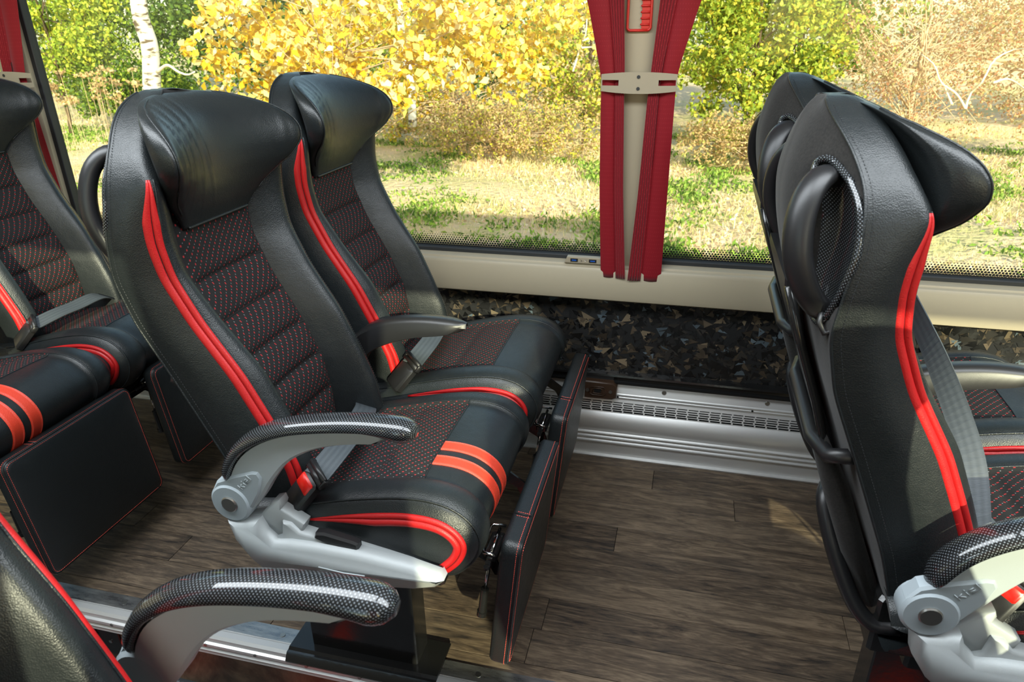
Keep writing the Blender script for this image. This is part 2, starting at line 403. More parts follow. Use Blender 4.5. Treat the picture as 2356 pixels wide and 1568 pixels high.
class MB:
    """collects solids, then links them as one mesh"""
    def __init__(s): s.V = []; s.F = []; s.UV = []
    def add(s, V, F, UV=None):
        n = len(s.V); s.V += [tuple(v) for v in V]; s.F += [tuple(i + n for i in f) for f in F]
        s.UV += [tuple(u) for u in UV] if UV is not None else [(v[0], v[1]) for v in V]
        return s
    def box(s, a, b, bev=0.0):
        x0, y0, z0 = a; x1, y1, z1 = b
        if bev <= 0:
            V = [(x, y, z) for z in (z0, z1) for y in (y0, y1) for x in (x0, x1)]
            F = [(0, 2, 3, 1), (4, 5, 7, 6), (0, 1, 5, 4), (2, 6, 7, 3), (0, 4, 6, 2), (1, 3, 7, 5)]
            return s.add(V, F)
        e = bev
        rings = []
        for z, q in ((z0, e), (z0 + e, 0), (z1 - e, 0), (z1, e)):
            c = e
            rings.append([(x0 + q + c, y0 + q, z), (x1 - q - c, y0 + q, z), (x1 - q, y0 + q + c, z), (x1 - q, y1 - q - c, z),
                          (x1 - q - c, y1 - q, z), (x0 + q + c, y1 - q, z), (x0 + q, y1 - q - c, z), (x0 + q, y0 + q + c, z)])
        return s.loft(rings, cap=True)
    def loft(s, rings, cap=True, closed=True):
        n = len(rings[0]); V = [p for r in rings for p in r]; F = []
        for i in range(len(rings) - 1):
            for j in range(n if closed else n - 1):
                k = (j + 1) % n
                F.append((i * n + j, i * n + k, (i + 1) * n + k, (i + 1) * n + j))
        if cap:
            F.append(tuple(reversed(range(n)))); F.append(tuple((len(rings) - 1) * n + j for j in range(n)))
        return s.add(V, F)
    def tube(s, pts, r, n=8, cap=True, flat=1.0, up=None):
        P = [Vector(p) for p in pts]
        rr = r if isinstance(r, (list, tuple, np.ndarray)) else [r] * len(P)
        rings = []; T0 = (P[1] - P[0]).normalized()
        N = Vector(up) if up is not None else (Vector((0, 0, 1)) if abs(T0.z) < 0.9 else Vector((1, 0, 0)))
        L = 0; V = []; UV = []
        for i, p in enumerate(P):
            T = (P[min(i + 1, len(P) - 1)] - P[max(i - 1, 0)]).normalized()
            N = (N - T * N.dot(T)).normalized(); B = T.cross(N)
            if i: L += (P[i] - P[i - 1]).length
            for k in range(n):
                a = 2 * math.pi * k / n
                V.append(p + N * (math.cos(a) * rr[i]) + B * (math.sin(a) * rr[i] * flat)); UV.append((a * rr[i], L))
        F = []
        for i in range(len(P) - 1):
            for j in range(n):
                k = (j + 1) % n
                F.append((i * n + j, i * n + k, (i + 1) * n + k, (i + 1) * n + j))
        if cap:
            F.append(tuple(reversed(range(n)))); F.append(tuple((len(P) - 1) * n + j for j in range(n)))
        return s.add(V, F, UV)
    def cyl(s, c, axis, r, h, n=20, bev=0.0):
        c = Vector(c); a = Vector(axis).normalized()
        pr = [(0, r - bev), (bev, r), (h - bev, r), (h, r - bev)] if bev else [(0, r), (h, r)]
        u = a.orthogonal().normalized(); v = a.cross(u)
        rings = [[c + a * t + (u * math.cos(2 * math.pi * k / n) + v * math.sin(2 * math.pi * k / n)) * q for k in range(n)] for t, q in pr]
        return s.loft(rings)
    def prism(s, poly, v0, v1, bev=0.0, axis='y'):
        """polygon in (x,z) extruded along y (v)"""
        P = np.array(poly, float)
        if bev:
            c = P.mean(0)
            nx = np.roll(P, -1, 0) - np.roll(P, 1, 0); nn = np.stack([nx[:, 1], -nx[:, 0]], 1)
            nn /= np.linalg.norm(nn, axis=1)[:, None] + 1e-9
            A = 0.5 * np.sum(P[:, 0] * np.roll(P[:, 1], -1) - np.roll(P[:, 0], -1) * P[:, 1])
            if A < 0: nn = -nn
            Q = P - nn * bev
            sg = 1 if v1 > v0 else -1
            rs = [(Q, v0), (P, v0 + bev * sg), (P, v1 - bev * sg), (Q, v1)]
        else: rs = [(P, v0), (P, v1)]
        return s.loft([[(p[0], v, p[1]) for p in q] for q, v in rs])
    def build(s, name, mat, parent=None, smooth=False, angle=None):
        o = mesh_obj(name, s.V, s.F, mat, parent, s.UV, smooth=smooth or angle is not None)
        if angle is not None:
            me = o.data; me.set_sharp_from_angle(angle=math.radians(angle))
        return o

def cat(pts, n, closed=False):
    """Catmull-Rom resample of control points to n samples (uniform in arc length)"""
    P = np.array(pts, float)
    if closed: Q = np.vstack([P[-1], P, P[0], P[1]])
    else: Q = np.vstack([2 * P[0] - P[1], P, 2 * P[-1] - P[-2]])
    out = []
    for i in range(1, len(Q) - 2):
        p0, p1, p2, p3 = Q[i - 1], Q[i], Q[i + 1], Q[i + 2]
        for t in np.linspace(0, 1, 14, endpoint=False):
            out.append(0.5 * ((2 * p1) + (-p0 + p2) * t + (2 * p0 - 5 * p1 + 4 * p2 - p3) * t * t + (-p0 + 3 * p1 - 3 * p2 + p3) * t ** 3))
    out.append(Q[-2]); out = np.array(out)
    d = np.r_[0, np.cumsum(np.linalg.norm(np.diff(out, axis=0), axis=1))]
    t = np.linspace(0, d[-1], n)
    return np.stack([np.interp(t, d, out[:, k]) for k in range(P.shape[1])], 1)
def smooth1(a, k=3):
    a = np.array(a, float)
    for _ in range(k):
        b = a.copy(); b[1:-1] = (a[:-2] + 2 * a[1:-1] + a[2:]) / 4; a = b
    return a
def grid_faces(nu, nv, mask=None, closed=False):
    F = []
    for i in range(nu - 1):
        for j in range(nv if closed else nv - 1):
            if mask is not None and not mask(i, j): continue
            k = (j + 1) % nv
            F.append((i * nv + j, i * nv + k, (i + 1) * nv + k, (i + 1) * nv + j))
    return F
def compact(V, F, UV):
    V = np.asarray(V); UV = np.asarray(UV)
    used = sorted({i for f in F for i in f}); mp = {o: n for n, o in enumerate(used)}
    return V[used], [tuple(mp[i] for i in f) for f in F], UV[used]
def stitches(mb, pts, step=0.0042, ln=0.0026, r=0.00055, off=None):
    P = np.array(pts, float)
    d = np.r_[0, np.cumsum(np.linalg.norm(np.diff(P, axis=0), axis=1))]
    for t in np.arange(step, d[-1] - step, step):
        a = np.array([np.interp(t - ln / 2, d, P[:, k]) for k in range(3)]); b = np.array([np.interp(t + ln / 2, d, P[:, k]) for k in range(3)])
        T = b - a; T /= np.linalg.norm(T) + 1e-9
        u = np.cross(T, (0.3, 0.5, 0.81)); u /= np.linalg.norm(u); v = np.cross(T, u)
        q = [p + r * (u * c + v * s_) for p in (a, b) for c, s_ in ((1, 0), (-0.5, 0.87), (-0.5, -0.87))]
        mb.add(q, [(0, 1, 4, 3), (1, 2, 5, 4), (2, 0, 3, 5), (0, 2, 1), (3, 4, 5)])

# ------------------------------------------------------------------ structure
def struct(o, kind='structure'):
    o['kind'] = kind; return o
XL, XR = -4.2, 3.4
YW = 2.045          # inner face of the lining on the window side
YO = -0.46          # opposite side
# raised floor of planks on the window side
fl = MB().box((XL, 1.03, -0.19), (XR, 2.06, -0.004)).build('floor', M['dark']); struct(fl)
rows = [1.03, 1.118, 1.222, 1.328, 1.433, 1.538, 1.643, 1.746, 1.848, 1.952, 2.05]
butts = {5: [-0.111, 0.9, -1.05], 6: [0.462, -0.6, -1.6], 3: [0.460, -0.5, -1.5], 7: [0.22, -0.9], 8: [-0.026, -1.1, 1.0], 1: [-0.268, 0.75, -1.75], 0: [0.1, -0.9],
         2: [-0.25, 0.8, -1.3], 4: [-0.75, 0.62, -1.9], 9: [-0.45, 0.6]}
for i in range(len(rows) - 1):
    xs = sorted([XL, XR] + butts.get(i, []) + [-2.6 + 0.13 * i, 1.9 - 0.1 * i])
    for a, b in zip(xs[:-1], xs[1:]):
        o = MB().box((a + 0.0007, rows[i] + 0.0007, -0.006), (b - 0.0007, rows[i + 1] - 0.0007, 0.0), 0.0006).build('plank', M['wood'], fl)
# lower aisle floor with carpet
am = bpy.data.meshes.new('aisle_carpet')
def carpet():
    V = []; F = []; C = []
    V += [(XL, YO, -0.18), (XR, YO, -0.18), (XR, 1.03, -0.18), (XL, 1.03, -0.18)]; F.append((0, 1, 2, 3)); C.append((0.045, 0.048, 0.052))
    def tri(p, c, z):
        n = len(V); V.extend([(x, y, z) for x, y in p]); F.append(tuple(range(n, n + len(p)))); C.append(c)
    y = 0.50
    # fine woven ribs: short light dashes
    for r in range(int(0.56 / 0.011)):
        yy = 0.47 + r * 0.011
        for k in range(int(3.0 / 0.011)):
            xx = -2.6 + k * 0.011 + (r % 2) * 0.005
            tri([(xx, yy), (xx + 0.008, yy + 0.003), (xx + 0.008, yy + 0.0055), (xx, yy + 0.0025)], (0.22, 0.23, 0.24) if (k // 6 + r // 4) % 2 else (0.10, 0.105, 0.11), -0.1795)
    red = (0.50, 0.035, 0.02)
    for cx in (-1.66, -1.26, -0.86, -0.46, 0.1, 0.6):
        tri([(cx, 1.00), (cx + 0.045, 0.955), (cx + 0.20, 0.985), (cx + 0.10, 0.995), (cx + 0.085, 1.012)], red, -0.179)
        tri([(cx, 1.00), (cx + 0.03, 0.80), (cx + 0.20, 0.985)], red, -0.1789)
        tri([(cx - 0.10, 0.70), (cx + 0.08, 0.60), (cx + 0.06, 0.80)], red, -0.1788)
    o = mesh_obj('floor_aisle', V, F, M['carpet'], None, smooth=False)
    ca = o.data.color_attributes.new('Col', 'FLOAT_COLOR', 'CORNER')
    data = np.empty((len(o.data.loops), 4), np.float32); k = 0
    for f, c in zip(F, C):
        for _ in f: data[k] = (*c, 1); k += 1
    ca.data.foreach_set('color', data.ravel())
    return struct(o)
carpet()
# plank-clad riser under the rail, with a black ventilation grille
rs = MB().box((XL, 1.022, -0.18), (XR, 1.03, -0.012)).build('trim_1', M['wood']); struct(rs)
vg = empty('vent_grille', (-1.42, 1.016, -0.09))
tag(vg, 'black slotted ventilation grille in the wooden riser below the metal rail', 'vent')
MB().box((-0.12, 0, -0.045), (0.12, 0.006, 0.045), 0.002).build('grille_plate', M['black_plastic'], vg)
for k in range(6):
    MB().box((-0.075, -0.003, -0.034 + k * 0.0125), (0.055, 0.001, -0.0275 + k * 0.0125)).build('slat', M['dark'], vg)
MB().cyl((0.09, 0.0, 0.0), (0, -1, 0), 0.005, 0.002, 12).build('screw', M['steel'], vg)

# aluminium seat rail along the floor edge
rail = empty('trim_2', (0, 0, 0)); struct(rail)
prof = [(1.083, 0.0), (1.083, 0.003), (1.040, 0.0035), (1.036, 0.006), (1.020, 0.006), (1.014, 0.0), (1.0125, -0.010), (1.006, -0.012), (1.005, -0.018), (1.010, -0.020), (1.0085, -0.026), (1.004, -0.030), (1.006, -0.034), (1.004, -0.040), (1.012, -0.044), (1.022, -0.044), (1.03, -0.004)]
MB().loft([[(x, y, z) for y, z in prof] for x in (XL, XR)]).build('rail_profile', M['alu'], rail, angle=25)
MB().box((XL, 1.042, 0.003), (XR, 1.0825, 0.0042)).build('rail_flange', M['alu_worn'], rail)
for x in np.arange(-2.1, 1.2, 0.134):
    MB().cyl((x, 1.006, -0.015), (0, -1, 0), 0.0042, 0.002, 10).build('rail_screw', M['steel'], rail)
for x in (-1.84, -1.30, -1.036, -0.85, -0.36, -0.10, 0.2):
    MB().cyl((x, 1.060, 0.0042), (0, 0, 1), 0.0065, 0.0012, 14).build('flange_screw', M['steel'], rail)

# ---- window wall: dark printed lining, beige sill, windows
wall = MB().box((XL, YW, -0.01), (XR, YW + 0.05, 0.60)).build('wall_window_side', M['dark']); struct(wall)
def shards():
    n = 7500
    V = np.empty((n * 3, 3)); C = np.empty((n * 3, 4), np.float32)
    cx = RNG.uniform(-2.5, 1.5, n); cz = RNG.uniform(0.27, 0.60, n)
    dens = RNG.uniform(0, 1, n)
    a = RNG.uniform(0, 2 * math.pi, n); s = RNG.uniform(0.006, 0.026, n)
    cols = np.array([(0.22, 0.17, 0.11), (0.11, 0.085, 0.058), (0.035, 0.032, 0.028), (0.010, 0.010, 0.010), (0.10, 0.13, 0.15), (0.02, 0.02, 0.02), (0.06, 0.047, 0.033)])
    for k in range(n):
        ci = RNG.choice(7, p=[0.04, 0.09, 0.18, 0.33, 0.04, 0.22, 0.10])
        c = cols[ci] * RNG.uniform(0.7, 1.3)
        yy = YW - 0.0006 - RNG.uniform(0, 0.0012)
        b1 = RNG.uniform(1.3, 2.6); b2 = b1 + RNG.uniform(1.2, 2.4); rr = RNG.uniform(0.5, 1.2, 3) * s[k]
        ty, tx = RNG.normal(0, 0.35, 2)
        for q, (an, r) in enumerate(((a[k], rr[0]), (a[k] + b1, rr[1]), (a[k] + b2, rr[2]))):
            dx, dz = math.cos(an) * r, math.sin(an) * r * 0.9
            V[k * 3 + q] = (cx[k] + dx, yy + 0.05 * (dx * tx + dz * ty), min(max(cz[k] + dz, 0.25), 0.60)); C[k * 3 + q] = (*c, 1)
    F = [(i * 3, i * 3 + 1, i * 3 + 2) for i in range(n)]
    o = mesh_obj('shard_print', V, F, M['shards'], wall, smooth=False)
    ca = o.data.color_attributes.new('Col', 'FLOAT_COLOR', 'POINT'); ca.data.foreach_set('color', C.ravel())
    o['kind'] = 'stuff'
shards()
sill = empty('trim_3', (0, 0, 0)); struct(sill)
sp = [(2.06, 0.560), (2.000, 0.560), (1.990, 0.566), (1.986, 0.580), (1.988, 0.655), (1.993, 0.664), (2.004, 0.667), (2.006, 0.672), (2.03, 0.675), (2.06, 0.675)]
MB().loft([[(x, y, z) for y, z in sp] for x in (XL, XR)]).build('sill_body', M['beige'], sill, angle=35)
# lower curved cover on the sill near the forward seats
cv = [(-0.24, 0.564), (-0.24, 0.630), (0.36, 0.630), (0.395, 0.624), (0.42, 0.605), (0.432, 0.58), (0.435, 0.564)]
MB().box((XL, 2.035, 0.667), (XR, 2.06, 0.688), 0.003).build('window_gasket', M['rubber'], sill)
wall2 = MB().box((XL, 2.02, 1.66), (XR, 2.10, 2.02)).build('wall_upper', M['ceiling']); struct(wall2)
MB().box((XL, 2.06, 0.3), (XR, 2.12, 0.67)).build('wall_outer_skin', M['rubber'], wall)

def window(idx, x0, x1, y, z0=0.685, z1=1.66, sgn=1):
    e = empty('window_%d' % idx, ((x0 + x1) / 2, y, z0)); struct(e)
    c = (x0 + x1) / 2; h = z1 - z0
    V = [(x0 - c, 0, 0), (x1 - c, 0, 0), (x1 - c, 0, h), (x0 - c, 0, h)]
    mesh_obj('pane', V, [(0, 1, 2, 3)], M['glass'], e, smooth=False)
    V = [(x0 - c, -0.003, 0), (x1 - c, -0.003, 0), (x1 - c, -0.003, 0.046), (x0 - c, -0.003, 0.046)]
    mesh_obj('dotted_border', V, [(0, 1, 2, 3)], M['frit'], e, uv=[(0, 0), (x1 - x0, 0), (x1 - x0, 0.046), (0, 0.046)], smooth=False)
    for xx in (x0 - c, x1 - c - 0.022):
        MB().box((xx, -0.02, 0), (xx + 0.022, 0.012, h), 0.002).build('window_frame', M['rubber'], e)
    return e
window(1, -2.17, -0.185, 2.062)
window(2, -0.125, 1.95, 2.062)
window(3, -4.15, -2.25, 2.062)
window(4, 2.0, 3.35, 2.062)

# opposite side of the coach: lining, windows, roof, ends
wo_ = MB().box((XL, YO - 0.05, -0.18), (XR, YO, 0.66)).build('wall_opposite', M['beige_dark']); struct(wo_)
MB().box((XL, YO - 0.05, 1.66), (XR, YO, 2.02)).build('wall_opposite_header', M['ceiling'], wo_)
for x0, x1 in ((-4.1, -2.0), (-1.9, -0.14), (-0.02, 1.72), (1.84, 3.35)):
    pass
for k, (x0, x1) in enumerate(((-4.15, -2.25), (-2.15, -0.25), (-0.15, 1.95), (2.05, 3.35))):
    e = empty('window_%d' % (5 + k), ((x0 + x1) / 2, YO - 0.03, 0.66)); struct(e); c = (x0 + x1) / 2
    mesh_obj('pane', [(x0 - c, 0, 0), (x1 - c, 0, 0), (x1 - c, 0, 1.0), (x0 - c, 0, 1.0)], [(0, 1, 2, 3)], M['glass'], e, smooth=False)
    MB().box((x1 - c, -0.02, 0), (x1 - c + 0.10, 0.03, 1.0), 0.01).build('pillar', M['beige_dark'], e)
rf = MB().box((XL, YO - 0.05, 2.0), (XR, 2.12, 2.04)).build('ceiling', M['ceiling']); struct(rf)
rb_ = MB().box((-.14, YO + .004, 1.585), (1.94, YO + .010, 1.70)).build('trim_7', M['beige_dark']); struct(rb_)  # added part-lowered blind out of view, cuts the sun reaching the sill
MB().box((XL, 1.62, 1.70), (XR, 2.03, 1.90), 0.03).build('luggage_rack', M['ceiling'], rf)
MB().box((XL, YO, 1.70), (XR, YO + 0.36, 1.90), 0.03).build('luggage_rack', M['ceiling'], rf)
for nm, x in (('wall_rear', XL), ('wall_front', XR)):
    struct(MB().box((x - 0.04, YO - 0.05, -0.2), (x, 2.12, 2.04)).build(nm, M['beige_dark']))

# window pillars with beige trim
def pillar(x0, x1, n):
    p = empty('trim_%d' % n, ((x0 + x1) / 2, 2.03, 0.66)); struct(p); c = (x0 + x1) / 2
    w_ = (x1 - x0) / 2
    ring = [(-w_, 0.03), (-w_, -0.004), (-w_ + 0.012, -0.014), (w_ - 0.012, -0.014), (w_, -0.004), (w_, 0.03)]
    MB().loft([[(x, y, z) for x, y in ring] for z in (0.012, 1.1)]).build('pillar_trim', M['beige'], p, angle=40)
    return p
pc = pillar(-0.218, -0.092, 4)
pl = pillar(-2.285, -2.165, 5)

# heating convector along the wall
heat = empty('wall_heater', (0, 2.0, 0)); tag(heat, 'long ribbed aluminium heating convector along the window wall at floor level', 'heater')
hp = [(-0.004, 0.002), (-0.008, 0.0), (-0.009, 0.004), (0.004, 0.006), (0.004, 0.050)]
for z in (0.052, 0.068, 0.084):
    hp += [(0.004, z), (-0.0035, z + 0.002), (-0.0045, z + 0.005), (0.003, z + 0.0075), (0.004, z + 0.010)]
hp += [(0.002, 0.100), (-0.002, 0.112), (-0.003, 0.125), (-0.001, 0.140), (0.005, 0.153), (0.013, 0.163)]
HL, HR = -2.3, 1.35
MB().loft([[(x, y, z) for y, z in hp] for x in (HL, HR)], cap=False, closed=False).build('front_cover', M['alu'], heat, angle=50)
# slotted sloping top: grid with real openings
s0 = np.array([0.013, 0.163]); s1 = np.array([0.030, 0.205])
def slot_strip():
    V = []; F = []
    rowsz = [0.0]; nrow = 5; ra = 0.07
    edges = [0.0]
    for r in range(nrow):
        a = ra + r * 0.165; edges += [a, a + 0.115 - r * 0.012]
    edges += [1.0]
    pitch = 0.0345
    xa = [HL]
    rown = len(edges)
    for r in range(rown - 1):
        a, b = edges[r], edges[r + 1]
        slotrow = r % 2 == 1
        p0 = s0 + (s1 - s0) * a; p1 = s0 + (s1 - s0) * b
        if not slotrow:
            n = len(V); V += [(HL, *p0), (HR, *p0), (HR, *p1), (HL, *p1)]; F.append((n, n + 1, n + 2, n + 3)); continue
        x = HL + (0.5 * pitch if (r // 2) % 2 else 0.02); last = HL
        while x < HR - pitch:
            n = len(V)
            # solid bridge before slot
            V += [(last, *p0), (x, *p0), (x, *p1), (last, *p1)]; F.append((n, n + 1, n + 2, n + 3))
            e_ = x + (pitch - 0.0045)
            # walls of the slot
            d = np.array([0.010, -0.004])
            n = len(V); q0, q1 = p0 + d, p1 + d
            V += [(x, *p0), (e_, *p0), (e_, *p1), (x, *p1), (x, *q0), (e_, *q0), (e_, *q1), (x, *q1)]
            F += [(n, n + 1, n + 5, n + 4), (n + 2, n + 3, n + 7, n + 6), (n + 1, n + 2, n + 6, n + 5), (n + 3, n, n + 4, n + 7)]
            last = e_; x = e_ + 0.0045
        n = len(V); V += [(last, *p0), (HR, *p0), (HR, *p1), (last, *p1)]; F.append((n, n + 1, n + 2, n + 3))
    return mesh_obj('slotted_top', V, F, M['alu'], heat, smooth=False)
slot_strip()
MB().box((HL, 0.026, 0.12), (HR, 0.036, 0.19)).build('dark_backing', M['dark'], heat)  # near-black backing stands in for the shade behind the slots
tp = [(0.030, 0.205), (0.0305, 0.211), (0.028, 0.212), (0.028, 0.214), (0.030, 0.216), (0.029, 0.2225), (0.031, 0.2235), (0.034, 0.2265), (0.0345, 0.262), (0.036, 0.264)]
MB().loft([[(x, y, z) for y, z in tp] for x in (HL, HR)], cap=False, closed=False).build('upper_strip', M['alu'], heat, angle=50)
for x in (-0.016, 0.300, -0.65, 0.62):
    MB().cyl((x, 0.035, 0.245), (0, -1, 0), 0.0075, 0.003, 16, 0.001).build('strip_screw', M['steel'], heat)
for x in (-0.163, 0.259, -0.58, 0.7):
    MB().cyl((x, 0.030, 0.2145), (0, -1, 0), 0.0034, 0.002, 12).build('rivet_hole', M['dark'], heat)
# black seat-mounting channel above the heater
ch = [(2.034, 0.264), (2.020, 0.266), (2.018, 0.272), (2.026, 0.276), (2.024, 0.290), (2.016, 0.294), (2.018, 0.300), (2.045, 0.304), (2.045, 0.264)]
blk = MB().loft([[(x, y, z) for y, z in ch] for x in (XL, XR)]).build('trim_6', M['gloss_black'], None, angle=30); struct(blk)

# power socket on the heater, USB socket on the sill
ps = empty('power_socket', (-0.215, 2.01, 0.245)); tag(ps, 'brown plastic power socket box on top of the aluminium heater', 'socket')
body = [(-0.055, -0.03), (0.035, -0.03), (0.048, -0.022), (0.050, 0.018), (0.036, 0.032), (-0.055, 0.032)]
MB().prism(body, -0.008, 0.024, 0.004).build('socket_body', M['socket_brown'], ps, angle=40)
for q in (0.020, 0.012):
    loop = [(math.copysign(q * 1.3, c) if 0 else q * 1.3 * sx - 0.012, -0.0095, q * 0.75 * sz) for sx, sz in ((-1, -.6), (-1, .6), (-.7, 1), (.7, 1), (1, .6), (1, -.6), (.7, -1), (-.7, -1), (-1, -.6))]
    MB().tube(loop, 0.0018, 6).build('socket_rim', M['socket_brown'], ps, smooth=True)
MB().box((-0.023, -0.010, -0.005), (-0.001, -0.007, 0.005)).build('socket_opening', M['dark'], ps)
for x in (-0.045, 0.030):
    MB().cyl((x, -0.008, 0), (0, -1, 0), 0.006, 0.002, 12).build('socket_screw', M['steel'], ps)
us = empty('usb_socket', (-0.285, 2.004, 0.686)); tag(us, 'taupe twin USB charging socket on the window sill beside the red curtain', 'socket')
MB().prism([(-0.058, -0.012), (0.058, -0.012), (0.052, 0.008), (-0.050, 0.008)], -0.008, 0.014, 0.002).build('socket_body', M['beige_dark'], us, angle=40)
for x in (-0.028, 0.028):
    MB().box((x - 0.011, -0.0100, -0.006), (x + 0.011, -0.0078, 0.003)).build('port', M['dark'], us)
    MB().box((x - 0.007, -0.0108, -0.003), (x + 0.007, -0.0095, 0.0)).build('port_tongue', M['blue_usb'], us)
for x, s_ in ((-0.006, 1), (0.006, -1)):
    MB().tube([(x - 0.003 * s_, -0.009, 0.001), (x + 0.002 * s_, -0.009, -0.002), (x - 0.002 * s_, -0.009, -0.005)], 0.0006, 5).build('usb_mark', M['chrome'], us)

# ---- curtains
def curtain(name, path, n_pl, label, ymid=1.992, seed=0, pinch=None):
    """path: list of (z, x_left, x_right); pleats gathered towards the inner side"""
    P = np.array(path, float); zs = np.linspace(P[0, 0], P[-1, 0], 60)
    xl = smooth1(np.interp(-zs, -P[:, 0], P[:, 1]), 3); xr_ = smooth1(np.interp(-zs, -P[:, 0], P[:, 2]), 3)
    nu = 90; V = []; UV = []
    for i, z in enumerate(zs):
        for j in range(nu):
            t = j / (nu - 1)
            # pleats: a wide flat fold on the outside, tight pleats on the inside
            s = t if seed == 0 else 1 - t
            if s < 0.55: x = s / 0.55 * 0.62; yy = 0.006 * math.sin(s / 0.55 * math.pi)
            else:
                q = (s - 0.55) / 0.45; x = 0.62 + q * 0.38 + 0.018 * math.sin(q * n_pl * 2 * math.pi); yy = 0.009 * math.cos(q * n_pl * 2 * math.pi) + 0.004 * q
            x = x if seed == 0 else 1 - x
            V.append((xl[i] + (xr_[i] - xl[i]) * x, ymid - yy, z)); UV.append((t * 0.30, z))
    Fs = grid_faces(60, nu)
    o = mesh_obj(name, V, Fs, M['curtain'], None, UV)
    so_ = o.modifiers.new('thickness', 'SOLIDIFY'); so_.thickness = 0.0012
    e = P[:, 0]
    return tag(o, label, 'curtain', 'red window curtains')
curtain('curtain', [(1.70, -0.40, -0.205), (1.385, -0.293, -0.198), (1.215, -0.254, -0.188), (1.19, -0.247, -0.188), (1.165, -0.250, -0.187), (0.9, -0.244, -0.176), (0.64, -0.230, -0.157)], 5,
        'red dotted curtain hanging straight on the usb socket side of the centre window pillar')
curtain('curtain', [(1.70, -0.095, 0.13), (1.385, -0.108, -0.008), (1.215, -0.120, -0.052), (1.19, -0.121, -0.053), (1.165, -0.124, -0.054), (0.9, -0.134, -0.054), (0.636, -0.150, -0.054)], 5,
        'red dotted curtain slanting inwards towards its hem on the centre window pillar', seed=1)
curtain('curtain', [(1.70, -2.20, -2.04), (1.30, -2.215, -2.128), (1.21, -2.225, -2.150), (1.165, -2.225, -2.152), (0.9, -2.21, -2.140), (0.64, -2.20, -2.13)], 5,
        'red curtain on the rear window pillar partly behind the seat headrest', seed=1)
def tieback(x, label, wleft=0.098, wright=0.098):
    t = empty('curtain_tieback', (x, 1.966, 1.188)); tag(t, label, 'tieback', 'curtain tiebacks')
    # strap with a slot at each end: outline built from bars following a shallow arc
    def arc(u): return 0.010 * (u / 0.1) ** 2
    us_ = np.linspace(-wleft, wright, 33)
    m = MB()
    def bar(u0, u1, zl, zh):
        uu = np.linspace(u0, u1, 12)
        rings = [[(u, arc(u), zl(u)), (u, arc(u), zh(u)), (u, arc(u) + 0.003, zh(u)), (u, arc(u) + 0.003, zl(u))] for u in uu]
        m.loft(rings)
    top = lambda u: 0.027 - 0.006 * (u / 0.1) ** 2; bot = lambda u: -0.027 + 0.006 * (u / 0.1) ** 2
    bar(-0.052, 0.052, bot, top)
    for a, b in ((-wleft, -0.052), (0.052, wright)):
        bar(a, b, lambda u: 0.007, top); bar(a, b, bot, lambda u: -0.007)
    bar(-wleft - 0.001, -wleft + 0.002, bot, top); bar(wright - 0.002, wright + 0.001, bot, top)
    m.build('strap', M['beige_dark'], t, smooth=False)
    for z in (0.015, -0.014):
        MB().cyl((0.0, -0.0005, z), (0, -1, 0), 0.0045, 0.0012, 14).build('screw', M['rubber'], t)
    return t
curtain('curtain', [(1.66, -.15, .16), (1.2, -.12, .16), (.9, -.12, .16), (0.66, -.12, .16)], 5, 'unseen red curtain added across the aisle to shade the backrests', ymid=YO + .05)  # added curtain pair out of view, blocks sun from the centre backrests
curtain('curtain', [(1.66, .12, .38), (1.2, .11, .34), (.9, .11, .34), (0.66, .11, .34)], 5, 'second unseen red curtain added across the aisle to shade the backrests', ymid=YO + .05, seed=1)
tieback(-0.150, 'taupe slotted tieback strap holding both red curtains on the centre pillar')
tieback(-2.21, 'taupe slotted tieback strap on the rear window pillar')
# red wire rack on the pillar
hr = empty('coat_hook_rack', (-0.160, 2.008, 1.40)); tag(hr, 'red wire frame with comb of short prongs on the centre window pillar', 'hook rack')
def rloop(w_, h_, r, z0=0):
    pts = []
    for cx, cz, a0 in ((w_ - r, -h_ + r, -90), (w_ - r, h_ - r, 0), (-w_ + r, h_ - r, 90), (-w_ + r, -h_ + r, 180)):
        for k in range(5):
            a = math.radians(a0 + k * 22.5); pts.append((cx + r * math.cos(a), 0, cz + r * math.sin(a)))
    pts.append(pts[0]); return pts
MB().tube(rloop(0.030, 0.086, 0.008), 0.0035, 8).build('frame', M['red_frame'], hr, smooth=True)
for k in range(11):
    z = -0.072 + k * 0.0145
    MB().tube([(0.030, 0, z), (0.006, 0, z), (0.004, 0.001, z)], 0.0027, 6).build('prong', M['red_frame'], hr, smooth=True)
MB().box((0.006, 0.002, -0.082), (0.028, 0.004, 0.082)).build('back_plate', M['red_frame'], hr)

# ------------------------------------------------------------------ coach seats (seat unit local frame: x forward from the armrest pivot, y across, z up from floor)
W = 0.48
Z_ = [0.42, .50, .57, .65, .75, .85, .935, 1.0, 1.05, 1.10, 1.128, 1.153, 1.179, 1.200, 1.215, 1.226, 1.232]
XB = [-.015, -.05, -.085, -.117, -.152, -.19, -.222, -.243, -.254, -.260, -.259, -.255, -.249, -.243, -.237, -.228, -.215]
XS = [-.005, -.030, -.052, -.085, -.127, -.170, -.190, -.183, -.174, -.172, -.174, -.180, -.192, -.206, -.215, -.218, -.212]
XRr = [.095, .090, .078, .045, .000, -.060, -.096, -.104, -.100, -.090, -.104, -.116, -.130, -.143, -.153, -.163, -.182]
XP = [.020, .008, .006, -.006, -.048, -.102, -.133, -.136, -.136, -.135, -.145, -.158, -.168, -.174, -.176, -.176, -.186]
WS = [.040, .038, .036, .032, .028, .022, .018, .016, .020, .032, .048, .068, .096, .128, .160, .195, .222]
WR = [.052, .050, .050, .048, .046, .043, .038, .034, .034, .038, .052, .072, .098, .130, .162, .197, .223]
CR = [.016, .018, .022, .026, .028, .022, .014, .012, .010, .006, .002, 0, 0, 0, 0, 0, 0]
